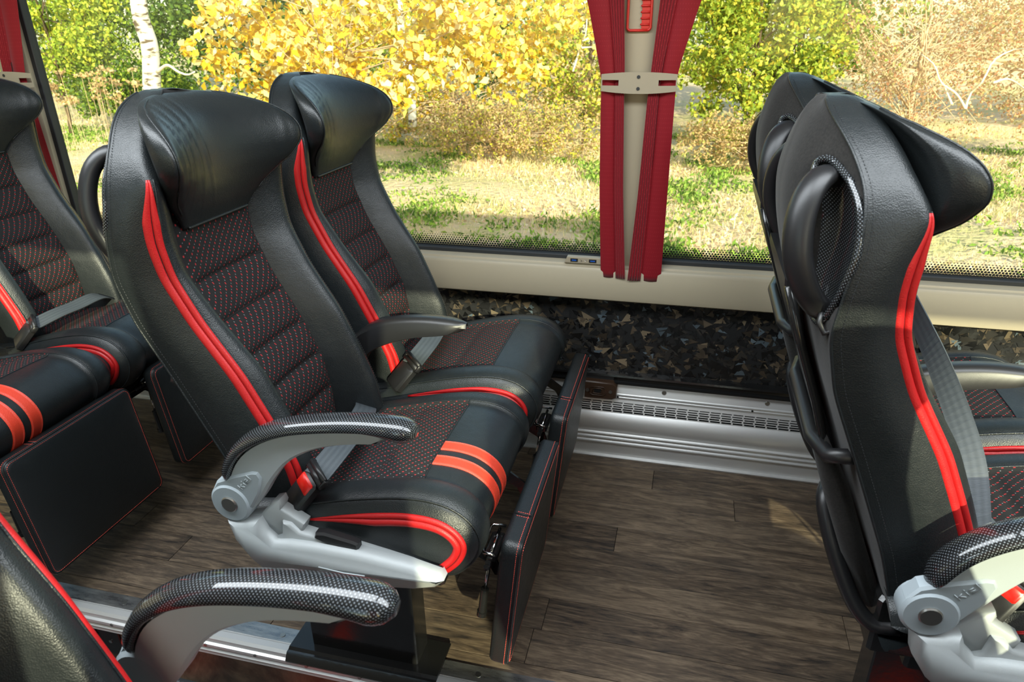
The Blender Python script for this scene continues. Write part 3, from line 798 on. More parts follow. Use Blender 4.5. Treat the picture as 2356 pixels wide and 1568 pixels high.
CV = [.042, .042, .042, .042, .042, .036, .030, .030, .028, .022, .02, .018, .016, .014, .012, .010, .006]
def make_backrest(root, mir):
    nz = 96
    zz = np.linspace(0.42, 1.232, nz)
    zz = np.concatenate([np.linspace(0.42, 1.155, 150, endpoint=False), 1.155 + (1.232 - 1.155) * np.sin(np.linspace(0, math.pi / 2, 22))]); nz = len(zz)
    T = lambda a: smooth1(np.interp(zz, Z_, a), 16)
    xb, xs, xr, xp, ws, wr, cr, cvv = map(T, (XB, XS, XRr, XP, WS, WR, CR, CV))
    nb, ns, nf, npn = 16, 10, 14, 16
    seams = [.89, .81, .735, .66, .575]
    ringsL = []
    for i, z in enumerate(zz):
        c = W / 2
        wq = max(ws[i], 0.0); sp_ = c - wq
        A = [(xb[i], c), (xb[i] + .008, c - sp_ * .42), (xb[i] * .30 + xs[i] * .70, c - sp_ * .80), (xs[i], ws[i])]
        Bc = [(xs[i], ws[i]), ((xs[i] * .5 + xr[i] * .5), ws[i] - .002), (xr[i] - .010, wr[i] - .006), (xr[i], wr[i])]
        vc = wr[i] + cvv[i]
        vp = .125 if z < 1.08 else .125 + (c - .02 - .125) * min(1, (z - 1.08) / .145)
        vp = max(vp, vc + .02) if z < 1.17 else max(vc + .004, min(vp, c - .002))
        vp = min(vp, c - .001)
        Cc = [(xr[i], wr[i]), (xr[i] + cr[i] * .6, wr[i] + cvv[i] * .35), (xr[i] + cr[i], vc), (xr[i] * .45 + xp[i] * .55 + cr[i] * .3, vc * .35 + vp * .65), (xp[i], vp)]
        D = [(xp[i], vp), (xp[i] - .004, (vp + c) / 2), (xp[i] - .006, c)]
        a_ = cat(A, nb); b_ = cat(Bc, ns); c_ = cat(Cc, nf); d_ = cat(D, npn)
        # puffed fabric panel with sewn cross seams
        if z < 1.03:
            dd = min(abs(z - s) for s in seams)
            puff = 0.017 * (1 - math.exp(-dd / 0.013)) - 0.008
            prof = np.linspace(0, 1, npn); e_ = 1 - (1 - np.minimum(prof * 4, 1)) ** 2
            d_[:, 0] += puff * e_
        half = np.vstack([a_[:-1], b_[:-1], c_[:-1], d_])
        ringsL.append(half)
    R = np.array(ringsL)                      # nz, nh, 2
    nh = R.shape[1]
    # displace the handle recess on the aisle-side back corner
    full = []
    iseam, ired, ipan = nb - 1, nb + ns - 2, nb + ns + nf - 3
    recmask = {}
    cen_z, hz, hw = 1.048, .110, .054
    P3 = np.zeros((nz, 2 * nh - 2, 3)); UVs = np.zeros((nz, 2 * nh - 2, 2))
    for i, z in enumerate(zz):
        h = R[i]
        seg = np.linalg.norm(np.diff(h, axis=0), axis=1); arc = np.r_[0, np.cumsum(seg)]
        arc_seam = arc[iseam]; arc_c = arc[-1]
        left = np.stack([h[:, 0], h[:, 1], np.full(nh, z)], 1)
        for j in range(nh):
            d_ = arc_seam - arc[j]
            q = ((d_ - .056) / hw) ** 2 + ((z - cen_z) / hz) ** 2
            recmask[(i, j)] = q
            if q < 1 and j < iseam + 1:
                dep = .030 * (1 - q) ** 0.5
                left[j, 0] += dep * .75; left[j, 1] += dep * .5
        right_ = left[1:-1][::-1].copy(); right_[:, 1] = W - right_[:, 1]
        P3[i] = np.vstack([left, right_])
        u = np.r_[h[:, 1], (W - h[1:-1, 1])[::-1]]
        UVs[i, :, 0] = u
    ARC = np.zeros((nz, 2 * nh - 2))
    for i in range(nz):
        ARC[i, :nh] = np.r_[0, np.cumsum(np.linalg.norm(np.diff(R[i], axis=0), axis=1))]
    ds = np.r_[0, np.cumsum(np.hypot(np.diff(zz), np.diff(xp)))]
    UVs[:, :, 1] = ds[:, None]
    ncol = 2 * nh - 2
    V = P3.reshape(-1, 3); UV = UVs.reshape(-1, 2)
    def col_half(j): return j if j < nh else 2 * nh - 2 - j
    def jseg(j):
        a = col_half(j); b = col_half((j + 1) % ncol); return min(a, b)
    def is_rec(i, j):
        return j < iseam and all(recmask[(ii, jj)] < 1 for ii in (i, i + 1) for jj in (j, j + 1))
    def kind(i, j):
        s_ = jseg(j)
        if s_ < iseam: return 'rec' if is_rec(i, j) else 'back'
        if s_ >= ipan and zz[i] < 1.03: return 'panel'
        if s_ >= ired + 3 and zz[i] > 1.10: return 'cavity'
        return 'body'
    def part(k): return grid_faces(nz, ncol, lambda i, j: kind(i, j) == k, closed=True)
    bF = part('body'); topc = [(nz - 1) * ncol + j for j in range(ncol)]
    fv, ff, fu = compact(V, bF + [tuple(topc)], UV)
    br = mesh_obj('backrest', flip(fv, mir), fr(ff, mir), M['leather'], root, fu)
    fv, ff, fu = compact(V, part('panel'), UV); mesh_obj('fabric_panel', flip(fv, mir), fr(ff, mir), M['fabric'], br, fu)
    fv, ff, fu = compact(V, part('back'), UV)
    tag(mesh_obj('back_cover', flip(fv, mir), fr(ff, mir), M['velour'], br, fu), 'dark grey velour back cover')
    fv, ff, fu = compact(V, part('cavity'), UV); mesh_obj('headrest_cavity_shade', flip(fv, mir), fr(ff, mir), M['dark'], br, fu)  # recess faces coloured near-black as the shade inside the hood
    fv, ff, fu = compact(V, part('rec'), np.stack([(ARC - ARC[:, [iseam]]).ravel(), P3[:, :, 2].ravel()], 1))
    tag(mesh_obj('handle_recess', flip(fv, mir), fr(ff, mir), M['carbon'], br, fu), 'oval carbon-look recess')
    # rim of the recess
    rim = []
    for a in np.linspace(0, 2 * math.pi, 61):
        z = cen_z + hz * 1.0 * math.sin(a); dd = .056 + hw * 1.0 * math.cos(a)
        i = int(np.argmin(abs(zz - z))); h = R[i]
        arc = np.r_[0, np.cumsum(np.linalg.norm(np.diff(h, axis=0), axis=1))]
        s_ = arc[iseam] - dd
        rim.append((np.interp(s_, arc, h[:, 0]), np.interp(s_, arc, h[:, 1]), z))
    rim = cat(rim[:-1], 80, closed=True)
    fmb(MB().tube(rim, 0.0055, 8), mir).build('recess_rim', M['carbon'], br, smooth=True)
    fmb(MB().tube([(p[0], W - p[1], p[2]) for p in rim], 0.0055, 8), mir).build('recess_rim', M['carbon'], br, smooth=True)
    # piping and seams
    cx = lambda j, i: P3[i, j]
    rng = [i for i in range(nz) if .47 < zz[i] < 1.108]
    tap = [min(1, (1.115 - zz[i]) / .09 + .12) for i in rng]
    pth1 = [P3[i, ired] + np.array([-.0085 * t, .003 * t, 0]) for i, t in zip(rng, tap)]
    pth2 = [P3[i, ired] + np.array([.006 * t, .007 * t, 0]) for i, t in zip(rng, tap)]
    fmb(MB().tube(pth1, [.0100 * t for t in tap], 10, flat=1).tube(pth2, [.0068 * t for t in tap], 10), mir).build('red_piping', M['red'], br, smooth=True)
    m = MB()
    for sz in seams:
        i = int(np.argmin(abs(zz - sz)))
        jj = list(range(ipan, ncol - ipan + 1)) if True else []
        m.tube([P3[i, j] + np.array([.0005, 0, 0]) for j in jj], .0013, 5)
    fmb(m, mir).build('panel_seam_shade', M['dark'], br)['kind'] = 'stuff'  # dark tubes put crease shade along the sewn seams
    m = MB()
    for off, rr in ((.012, .0022),):
        m.tube([P3[i, ired] + np.array([off * t, .010, 0]) for i, t in zip(rng, tap)], rr, 6)
    m.tube([P3[i, iseam] for i in range(2, nz - 4)], .0022, 6)
    m.tube([P3[i, ncol - iseam] for i in range(2, nz - 4)], .0022, 6)
    m.tube([P3[i, ncol - ired] for i in range(2, nz - 10)], .0026, 6)
    fmb(m, mir).build('seam_welt', M['leather'], br, smooth=True)['kind'] = 'stuff'
    st = MB()
    stitches(st, [P3[i, iseam + 1] + np.array([.001, -.0012, 0]) for i in range(2, nz - 6)], .0055, .003, .0005)
    stitches(st, [P3[i, ncol - ired - 3] + np.array([.001, .0005, 0]) for i in range(2, nz - 24)], .0055, .003, .0005)
    fmb(st, mir).build('stitching', M['rubber'], br)['kind'] = 'stuff'
    return br, P3, zz
def flip(V, mir):
    V = np.array(V, float)
    if mir: V[:, 1] = -V[:, 1]
    return V
def fr(F, mir):
    return [tuple(reversed(f)) for f in F] if mir else F
def fmb(m, mir):
    if mir:
        m.V = [(v[0], -v[1], v[2]) for v in m.V]; m.F = [tuple(reversed(f)) for f in m.F]
    return m

def make_headrest(root, mir):
    z_ = [.995, 1.01, 1.03, 1.06, 1.09, 1.12, 1.146, 1.170, 1.190, 1.206, 1.217, 1.224, 1.226]
    hw_ = [.100, .108, .125, .156, .184, .199, .201, .194, .176, .148, .114, .075, .045]
    xc_ = [-.122, -.116, -.108, -.100, -.098, -.100, -.104, -.110, -.118, -.132, -.146, -.160, -.168]
    wd_ = [.000, .003, .012, .038, .070, .084, .085, .078, .062, .042, .022, .008, 0]
    xk_ = [-.132, -.134, -.134, -.134, -.134, -.136, -.140, -.146, -.154, -.163, -.170, -.175, -.176]   # rear of the pillow
    n = 60; zz = np.concatenate([np.linspace(.995, 1.180, 34, endpoint=False), 1.180 + .046 * np.sin(np.linspace(0, math.pi / 2, 18))])
    T = lambda a: smooth1(np.interp(zz, z_, a), 3)
    hw, xc, wd, xk = map(T, (hw_, xc_, wd_, xk_))
    nfr, nsd, nbk = 64, 8, 12
    V = []; front_l = []; front_r = []
    for i, z in enumerate(zz):
        th = .016 * min(1, (1.227 - z) / .03 + .12)
        fr_ = []
        for t in np.linspace(-1, 1, nfr):
            v = hw[i] * t; g = abs(v) / .208
            x = xc[i] + wd[i] * min(g, 1.0) ** 1.8
            # soft creases
            cre = 0
            for v0, k, a in ((-.135, .10, .0030), (-.105, .16, .0026), (-.072, .22, .0026), (-.040, .25, .0018), (.16, -.2, .001)):
                vv = v0 + k * (1.15 - z) * .6 + .03 * (z - 1.1)
                cre += 2.0 * a * math.exp(-((v - vv) / .0036) ** 2) * math.exp(-((z - 1.14) / .065) ** 2)
            x += cre
            # edge roll
            e_ = max(0, (abs(t) - .90) / .10); x -= .012 * e_ ** 2 * min(1, wd[i] / .03 + .15)
            fr_.append((x, W / 2 + v))
        xl = fr_[0][0]; hwv = hw[i]
        side = []
        xb_ = xk[i] + max(0, wd[i]) * .68
        for k in range(1, nsd):
            s_ = k / nsd
            side.append((fr_[-1][0] + (xb_ - fr_[-1][0]) * s_, W / 2 + hwv + .004 * math.sin(s_ * math.pi) - .006 * s_))
        back = []
        for k in range(nbk + 1):
            t = 1 - 2 * k / nbk
            back.append((xk[i] + (xb_ - xk[i]) * abs(t) ** 1.5, W / 2 + (hwv - .006) * t))
        side2 = [(x, W - v) for x, v in reversed(side)]
        ring = fr_ + side + back + side2
        V += [(x, v, z) for x, v in ring]
        front_l.append((fr_[1][0] + .001, fr_[1][1] - .001, z)); front_r.append((fr_[-2][0] + .001, fr_[-2][1] + .001, z))
    nr = len(ring); F = grid_faces(len(zz), nr, closed=True)
    F.append(tuple((len(zz) - 1) * nr + j for j in range(nr))); F.append(tuple(reversed(range(nr))))
    h = mesh_obj('headrest', flip(V, mir), fr(F, mir), M['leather_soft'], root)
    m = MB(); m.tube(front_l[6:-5], .0018, 6); m.tube(front_r[6:-5], .0018, 6)
    rb = [(V[j][0] + .002, V[j][1], .997) for j in range(2, nfr - 2)]
    m.tube(rb, .003, 6)
    fmb(m, mir).build('headrest_piping', M['leather'], h, smooth=True)
    # lining between hood and pillow
    return h

CP = [(-.03, .490), (.05, .500), (.12, .518), (.20, .540), (.27, .556), (.33, .565), (.38, .564), (.42, .552), (.452, .526), (.468, .490), (.462, .452), (.438, .415), (.400, .390), (.30, .382), (.15, .380), (-.02, .385)]
def make_cushion(root, mir, stripes=False, kind='a'):
    ns = 96
    C = cat(CP, ns); T = np.gradient(C, axis=0); N = np.stack([T[:, 1], -T[:, 0]], 1); N /= np.linalg.norm(N, axis=1)[:, None]
    # make N point inwards
    cin = np.array([.2, .46])
    for i in range(ns):
        if (cin - C[i]) @ N[i] < 0: N[i] = -N[i]
    arc = np.r_[0, np.cumsum(np.linalg.norm(np.diff(C, axis=0), axis=1))]
    i_fab = int(np.argmin(abs(C[:60, 0] - .335))); i_seam = int(np.argmin(abs(C[:50, 0] - .215))); i_back = 4
    i_bot = int(np.argmin(np.where(np.arange(ns) > 60, abs(C[:, 0] - .40) , 9)))
    def inset_tab(i):
        cross = 0.0
        if i < i_fab:
            d = min(abs(arc[i] - arc[i_seam]), abs(arc[i] - arc[i_fab]))
            cross = .006 * math.exp(-d / .007)
        t = min(1, max(0, (C[i, 0]) / .1)) if i < 50 else 1.0
        rear = .012 * (1 - t)
        return [(0.000, .028), (.004, .020), (.014, .009), (.030, .002), (.050, .000), (.070, .003), (.084, .009), (.0895, .0145), (.094, .0155),
                (.12, .0125 + cross), (.18, .0115 + cross), (.24, .011 + cross)]
    cols = None; G = []
    for i in range(ns):
        tab = inset_tab(i)
        left = [(v, q) for v, q in tab]; rt = [(0.0, .046), (.005, .034), (.014, .024), (.030, .013), (.050, .007), (.070, .006), (.084, .010)] + left[7:]; full = left + [(W - .012 - v * (W / 2 - .012) / (W / 2), q) for v, q in reversed(rt[:-1])]
        vv = np.array([p[0] for p in full]); qq = np.array([p[1] for p in full])
        vs = np.array(VS)
        q = np.interp(vs, vv, qq)
        G.append(np.stack([C[i, 0] + N[i, 0] * q, vs, C[i, 1] + N[i, 1] * q], 1))
    G = np.array(G); nv = len(VS); vs = np.array(VS)
    V = G.reshape(-1, 3); UV = np.stack([np.tile(vs, ns), np.repeat(arc, nv)], 1)
    jl = int(np.argmin(abs(vs - .0895))); jr = int(np.argmin(abs(vs - (W - .0895))))
    infab = lambda i, j: i_back <= i < i_fab and jl <= j < jr
    fv, ff, fu = compact(V, grid_faces(ns, nv, lambda i, j: not infab(i, j)), UV)
    # side panels (closed towards a medial line)
    Vl = list(map(tuple, fv)); Fl = list(ff); Ul = list(map(tuple, fu))
    for side in (0, 1):
        base = G[:, 0 if side == 0 else nv - 1]
        sv = 0.0 if side == 0 else W; sg = 1 if side == 0 else -1
        prev = base; rings = [base]
        for t, dv in ((.10, -.003), (.28, -.006), (.6, -.007), (1.0, -.006)):
            Mx = np.stack([np.clip(base[:, 0], .02, .40), np.full(ns, sv + sg * dv), np.full(ns, .455)], 1)
            q = base * (1 - t) + Mx * t; q[:, 1] = sv + sg * dv
            rings.append(q)
        n0 = len(Vl)
        for r in rings: Vl += [tuple(p) for p in r]; Ul += [(p[0], p[2]) for p in r]
        for a in range(len(rings) - 1):
            for i in range(ns - 1):
                f = (n0 + a * ns + i, n0 + a * ns + i + 1, n0 + (a + 1) * ns + i + 1, n0 + (a + 1) * ns + i)
                Fl.append(f if side == 0 else tuple(reversed(f)))
    cu = mesh_obj('seat_cushion', flip(Vl, mir), fr(Fl, mir), M['leather'], root, Ul)
    fv, ff, fu = compact(V, grid_faces(ns, nv, infab), UV)
    mesh_obj('seat_fabric', flip(fv, mir), fr(ff, mir), M['fabric'], cu, fu)
    # red piping on the aisle side
    ia = int(np.argmin(abs(C[:50, 0] - .125)))
    idx = list(range(ia, i_bot + 3)); n_ = len(idx)
    tap = [min(1, k / 14 + .15, (n_ - 1 - k) / 8 + .3) for k in range(n_)]
    base = G[:, 0]
    p1 = [base[i] + np.array([N[i, 0] * .004 * t, -.002, N[i, 1] * .004 * t]) for i, t in zip(idx, tap)]
    p2 = [base[i] + np.array([N[i, 0] * .016 * t, -.003, N[i, 1] * .016 * t]) for i, t in zip(idx, tap)]
    fmb(MB().tube(p1, [.0058 * t for t in tap], 8).tube(p2, [.0082 * t for t in tap], 8), mir).build('red_piping', M['red'], cu, smooth=True)
    m = MB(); j30 = int(np.argmin(abs(vs - .016)))
    m.tube([G[i, j30] - np.array([N[i, 0] * .001, 0, N[i, 1] * .001]) for i in range(6, 78)], .0022, 6)
    m.tube([G[i, nv - 1 - j30] for i in range(6, 78)], .0022, 6)
    m.tube([G[i, jl] for i in range(4, 76)], .0018, 6); m.tube([G[i, jr] for i in range(4, 76)], .0018, 6)
    m.tube([G[i_fab, j] + np.array([0, 0, .0005]) for j in range(jl, jr + 1)], .0016, 6)
    fmb(m, mir).build('seam_welt', M['leather'], cu, smooth=True)['kind'] = 'stuff'
    if stripes:
        st = MB()
        for a, b in ((.135, .166), (.186, .217)):
            js = [j for j in range(nv) if a - 1e-6 <= vs[j] <= b + 1e-6]
            ii = list(range(i_fab, 80))
            VV = []; nj = len(js)
            for lay in (0, 1):
                for i in ii:
                    for j in js: VV.append(G[i, j] - np.array([N[i, 0], 0, N[i, 1]]) * (.0016 if lay == 0 else -.001))
            ni = len(ii); FF = grid_faces(ni, nj)
            for q, j in ((0, 0), (1, nj - 1)):
                for i in range(ni - 1):
                    f = (i * nj + j, (i + 1) * nj + j, ni * nj + (i + 1) * nj + j, ni * nj + i * nj + j)
                    FF.append(f)
            o = fmb(MB().add(VV, FF), mir).build('red_stripe', M['stripe'], cu, smooth=True)
            for e_ in (js[0] , js[-1]):
                sg = 1 if e_ == js[0] else -1
                stitches(st, [G[i, e_] - np.array([N[i, 0], 0, N[i, 1]]) * .0019 + np.array([0, sg * .003, 0]) for i in ii], .0048, .0028, .0006)
        fmb(st, mir).build('stripe_stitching', M['stitch_red'], cu)['kind'] = 'stuff'
    return cu
VS = sorted(set([0.0, .004, .009, .014, .016, .022, .030, .040, .050, .060, .070, .078, .084, .087, .0895, .0925, .096, .105, .12, .135, .143, .150, .158, .166, .176, .186, .194, .201, .209, .217, .23, .24]
            + [round(W - x, 5) for x in [0.0, .004, .009, .014, .016, .022, .030, .040, .050, .060, .070, .078, .084, .087, .0895, .0925, .096, .105, .12, .15, .18, .20]]))
M['stitch_red'] = plain('red_thread', (0.75, 0.10, 0.07), 0.6)
M['stitch_dark'] = plain('dark_thread', (0.05, 0.05, 0.05), 0.6)

PADC = [(-.002, .572), (.008, .602), (.027, .634), (.054, .661), (.092, .685), (.142, .704), (.205, .718), (.270, .727), (.330, .730), (.374, .727)]
def make_armrest(root, mir, v0=-.022):
    """aisle armrest: carbon-look pad, grey bow, hub with embossed lettering; v0 = centre plane"""
    arm_pts = np.array([(p[0], p[1] - .0) for p in PADC])
    C = cat(PADC, 46); T = np.gradient(C, axis=0); T /= np.linalg.norm(T, axis=1)[:, None]; Nn = np.stack([-T[:, 1], T[:, 0]], 1)
    # grey bow
    up = cat([(p[0] + .004, p[1] - .006) for p in PADC[:-1]] + [(.322, .724)], 30)
    lowp = [(.040, .520), (.066, .553), (.093, .594), (.128, .636), (.168, .664), (.214, .683), (.260, .694), (.290, .699), (.302, .700)]
    low = cat(lowp, 30)
    rings = []
    for k in range(30):
        a, b = up[k], low[k]; e_ = .010
        d = (b - a); L = np.linalg.norm(d); d /= L
        rings.append([(a[0], v0 - .016, a[1]), (a[0], v0 + .016, a[1]), (b[0] - d[0] * .006, v0 + .016, b[1] - d[1] * .006), (b[0], v0 + .011, b[1]), (b[0], v0 - .011, b[1]), (b[0] - d[0] * .006, v0 - .016, b[1] - d[1] * .006)])
    ar = fmb(MB().loft(rings), mir).build('armrest', M['grey_plastic'], root, angle=35)
    # pad
    n = 20; V = []; UV = []
    L = np.r_[0, np.cumsum(np.linalg.norm(np.diff(C, axis=0), axis=1))]
    for i in range(46):
        t = L[i] / L[-1]
        w_ = .0275 * min(1, (t / .10) ** .5 * .9 + .25) * (1 if t < .93 else math.sqrt(max(0, 1 - ((t - .93) / .075) ** 2)))
        hgt = .0185 * min(1, (t / .12) ** .5 * .85 + .3) * (1 if t < .93 else math.sqrt(max(0.02, 1 - ((t - .93) / .075) ** 2)))
        dn = .006 + .026 * max(0, (t - .80) / .2) ** 1.0 if t < .93 else (.023 * math.sqrt(max(0, 1 - ((t - .93) / .075) ** 2)))
        for k in range(n):
            a = 2 * math.pi * k / n
            vv = w_ * math.cos(a) ; hh = math.sin(a); hh = hgt * hh if hh > 0 else dn * hh
            V.append((C[i, 0] + Nn[i, 0] * hh, v0 + vv, C[i, 1] + Nn[i, 1] * hh)); UV.append((L[i], a / (2 * math.pi) * .14))
    # avoid a UV seam on top: recompute u from angle measured from the bottom
    F = grid_faces(46, n, closed=True); F.append(tuple(reversed(range(n)))); F.append(tuple(45 * n + j for j in range(n)))
    # loop uv per vertex (seam is underneath)
    V2 = []; UV2 = []
    for i in range(46):
        for k in range(n + 1):
            kk = (k + 15) % n
            V2.append(V[i * n + kk]); UV2.append((L[i], k / n * .13))
    F2 = grid_faces(46, n + 1)
    F2.append(tuple(reversed(range(n)))); F2.append(tuple(45 * (n + 1) + j for j in range(n)))
    tag(mesh_obj('arm_pad', flip(V2, mir), fr(F2, mir), M['carbon'], ar, UV2), 'glossy carbon-look armrest pad')
    # hub
    hx, hz = .002, .536
    hb = MB().cyl((hx, v0 - .024, hz), (0, 1, 0), .041, .040, 32, .005)
    neck = [(-.034, .556), (-.020, .580), (.020, .598), (.058, .612), (.070, .612), (.076, .600), (.066, .566), (.044, .530), (.02, .51)]
    hb.prism(neck, v0 - .0205, v0 + .010, .004)
    tag(fmb(hb, mir).build('hub', M['hub_grey'], ar, angle=35), 'round blue-grey armrest hub')
    fmb(MB().cyl((hx, v0 - .0275, hz), (0, 1, 0), .0165, .006, 24, .002), mir).build('hub_bolt', M['steel'], ar, angle=35)
    # lettering on the neck: strokes of the maker's word
    strokes = [[(0, 0), (0, 2)], [(0, .8), (.9, 1.35)], [(.35, .95), (1.0, 0)],
               [(1.5, 0), (1.5, 1.2)], [(1.5, 1.65), (1.5, 2.0)],
               [(2.0, .65), (2.8, .65), (2.8, 1.3), (2.0, 1.3), (2.0, 0), (3.5, 0), (3.5, 2)]]
    m = MB(); an = math.radians(50)
    for st in strokes:
        pts = []
        for a, b in st:
            if mir: a = 3.5 - a
            px, pz = (a - 1.75) * .0095, (b - 1) * .0062
            pts.append((.040 + px * math.cos(an) - pz * math.sin(an), v0 - .0208, .588 + px * math.sin(an) + pz * math.cos(an)))
        m.tube(pts, .0008, 5)
    fmb(m, mir).build('lettering', M['grey_plastic'], ar, smooth=True)
    return ar

def make_side_cover(root, mir):
    m = MB()
    lower = [(-.014, .500), (-.006, .455), (.022, .412), (.052, .385), (.110, .380), (.230, .388), (.350, .405), (.392, .418), (.410, .436), (.402, .446), (.350, .458), (.250, .468), (.170, .470), (.112, .468), (.080, .462), (.062, .480), (.052, .505), (.030, .500), (.008, .498)]
    m.prism(lower, -.052, -.010, .011)
    # inner, higher ledge that carries the lever
    ledge = [(.03, .44), (.09, .47), (.095, .502), (.112, .500), (.128, .482), (.180, .474), (.250, .462), (.340, .446), (.385, .432), (.34, .41), (.1, .40)]
    m.prism(ledge, -.034, .004, .005)
    gus = [(.024, .500), (.048, .506), (.078, .540), (.092, .545), (.096, .534), (.092, .524), (.136, .498), (.132, .482), (.10, .46), (.05, .45)]
    m.prism(gus, -.026, .002, .003)
    sc_ = fmb(m, mir).build('side_cover', M['silver_plastic'], root, angle=28)
    sc_.data.set_sharp_from_angle(angle=math.radians(55))
    tag(sc_, 'sparkling silver-grey side cover')
    for z in (.425, .414):
        fmb(MB().tube([(.17, -.0525, z + .003), (.22, -.0532, z), (.262, -.0525, z + .001)], .0012, 6), mir).build('cover_groove', M['grey_plastic'], sc_, smooth=True)
    lv = [(.158, .478), (.162, .490), (.180, .493), (.236, .484), (.246, .480), (.246, .466), (.238, .460), (.175, .470)]
    l_ = fmb(MB().prism(lv, -.036, -.016, .004), mir).build('recline_lever', M['black_plastic'], root, angle=40)
    return sc_

def rounded_board(w_, h_, th, r, bul=.004):
    """board in local (y,z) plane, thickness along x, front at +x; returns rings"""
    def ring(ins, x):
        pts = []
        for cy, cz, a0 in ((w_ / 2 - r, -h_ / 2 + r, -90), (w_ / 2 - r, h_ / 2 - r, 0), (-w_ / 2 + r, h_ / 2 - r, 90), (-w_ / 2 + r, -h_ / 2 + r, 180)):
            for k in range(6):
                a = math.radians(a0 + k * 18); rr = max(r - ins, .001)
                pts.append((x, cy + rr * math.cos(a), cz + rr * math.sin(a)))
        return pts
    return ring
def make_footrest(root, mir, vc, tilt=0.0, stitchcol='stitch_red'):
    w_, h_, th, r = .395, .325, .042, .022
    e = MB(); ring = rounded_board(w_, h_, th, r)
    t = th / 2
    def scale(rg, s, x): return [(x, p[1] * s, p[2] * s) for p in rg]
    base = ring(0, 0)
    rings = [scale(base, .35, -t - .002), scale(base, .9, -t - .001), ring(.006, -t), ring(.001, -t + .005), ring(0, -t + .012), ring(0, t - .012), ring(.001, t - .005), ring(.006, t), scale(base, .93, t + .0015), scale(base, .8, t + .004), scale(base, .35, t + .006)]
    e.loft(rings)
    ang = math.radians(6) + tilt
    ctr = Vector((.488, vc, .275))
    def place(m):
        c, s_ = math.cos(ang), math.sin(ang); out = []
        for v in m.V:
            x, y, z = v
            out.append((ctr.x + x * c + z * s_, ctr.y + y, ctr.z - x * s_ + z * c))
        m.V = out; return m
    fo = fmb(place(e), mir).build('footrest', M['leather'], root, smooth=True)
    # welt + stitches along the front edge
    wl_ = MB(); rg = ring(.0015, t - .0035); wl_.tube(rg + [rg[0]], .0017, 6, cap=False)
    wl_.tube([(x_, y_, z_) for x_, y_, z_ in [(t - .003, -.10, h_ / 2 + .001), (-t + .004, -.10, h_ / 2 + .001)]], .0012, 5)
    fmb(place(wl_), mir).build('board_welt', M['leather_soft'], fo, smooth=True)
    s1_ = MB()
    for ins, x in ((.0072, t + .0006), (-.0004, t - .0095)):
        rg = ring(ins, x); rg = rg + [rg[0]]
        stitches(s1_, rg, .0050, .0030, .00065)
    for yy in (-.106, -.094):
        stitches(s1_, [(t - .004, yy, h_ / 2 + .0004), (-t + .006, yy, h_ / 2 + .0004)], .0045, .0028, .0006)
    fmb(place(s1_), mir).build('board_stitching', M[stitchcol], fo)['kind'] = 'stuff'
    # hinge arms, gas strut, chrome bracket
    m = MB()
    for yy in (vc - .13, vc + .13):
        m = MB()
        m.prism([(.33, .375), (.40, .385), (.455, .345), (.468, .300), (.452, .300), (.436, .330), (.40, .350), (.34, .345)], yy - .003, yy + .003)
        m.cyl((.405, yy - .007, .362), (0, 1, 0), .006, .014, 10)
        fmb(m, mir).build('hinge_arm', M['gloss_black'], fo, angle=35)
    m = MB(); m.tube([(.452, vc - .165, .365), (.440, vc - .170, .285)], .004, 10)
    fmb(m, mir).build('gas_strut_rod', M['chrome'], fo, smooth=True)
    m = MB(); m.tube([(.441, vc - .170, .295), (.434, vc - .172, .235)], .0085, 12); m.tube([(.434, vc - .172, .236), (.4325, vc - .172, .225)], .0105, 12)
    fmb(m, mir).build('gas_strut', M['gloss_black'], fo, angle=50)
    m = MB(); x0 = .470
    lp = [(x0 - .022, vc - .115, .400), (x0 - .030, vc - .118, .404), (x0 - .034, vc - .122, .402)]
    lp = [(x0, vc - .10, .402), (x0 - .026, vc - .102, .404), (x0 - .030, vc - .11, .403), (x0 - .030, vc - .17, .397), (x0 - .026, vc - .178, .395), (x0, vc - .18, .394)]
    m.tube(lp, .003, 8); m.tube([(x0 - .012, vc - .105, .398), (x0 - .012, vc - .172, .392)], .0035, 8)
    fmb(m, mir).build('wire_bracket', M['chrome'], fo, smooth=True)
    m = MB(); m.box((x0 - .028, vc - .176, .372), (x0 - .001, vc - .104, .390), .003)
    for q in (-.185, -.198, -.210): m.cyl((x0 - .012, vc + q, .385), (0, 0, 1), .0058, .006, 10)
    fmb(m, mir).build('bracket_mount', M['gloss_black'], fo, angle=35)
    return fo

def ribbon(pts, width, wdir, th=.0014):
    P = cat(pts, 40); V = []; UV = []
    T = np.gradient(P, axis=0); T /= np.linalg.norm(T, axis=1)[:, None]
    L = np.r_[0, np.cumsum(np.linalg.norm(np.diff(P, axis=0), axis=1))]
    wd = np.array(wdir, float)
    if wd.ndim == 1: wd = np.tile(wd, (2, 1))
    ww = cat(wd, 40) if len(wd) > 2 else np.array([wd[0] + (wd[1] - wd[0]) * t for t in np.linspace(0, 1, 40)])
    m = MB(); Vs = []; Us = []
    for i in range(40):
        a = ww[i] - T[i] * (ww[i] @ T[i]); a /= np.linalg.norm(a); n_ = np.cross(T[i], a)
        for s_, k in ((-1, -1), (1, -1), (1, 1), (-1, 1)):
            Vs.append(P[i] + a * s_ * width / 2 + n_ * k * th); Us.append((s_ * width / 2, L[i]))
    F = []
    for i in range(39):
        for j in range(4): F.append((i * 4 + j, i * 4 + (j + 1) % 4, (i + 1) * 4 + (j + 1) % 4, (i + 1) * 4 + j))
    F += [(3, 2, 1, 0), (156, 157, 158, 159)]
    m.add(Vs, F, Us); return m

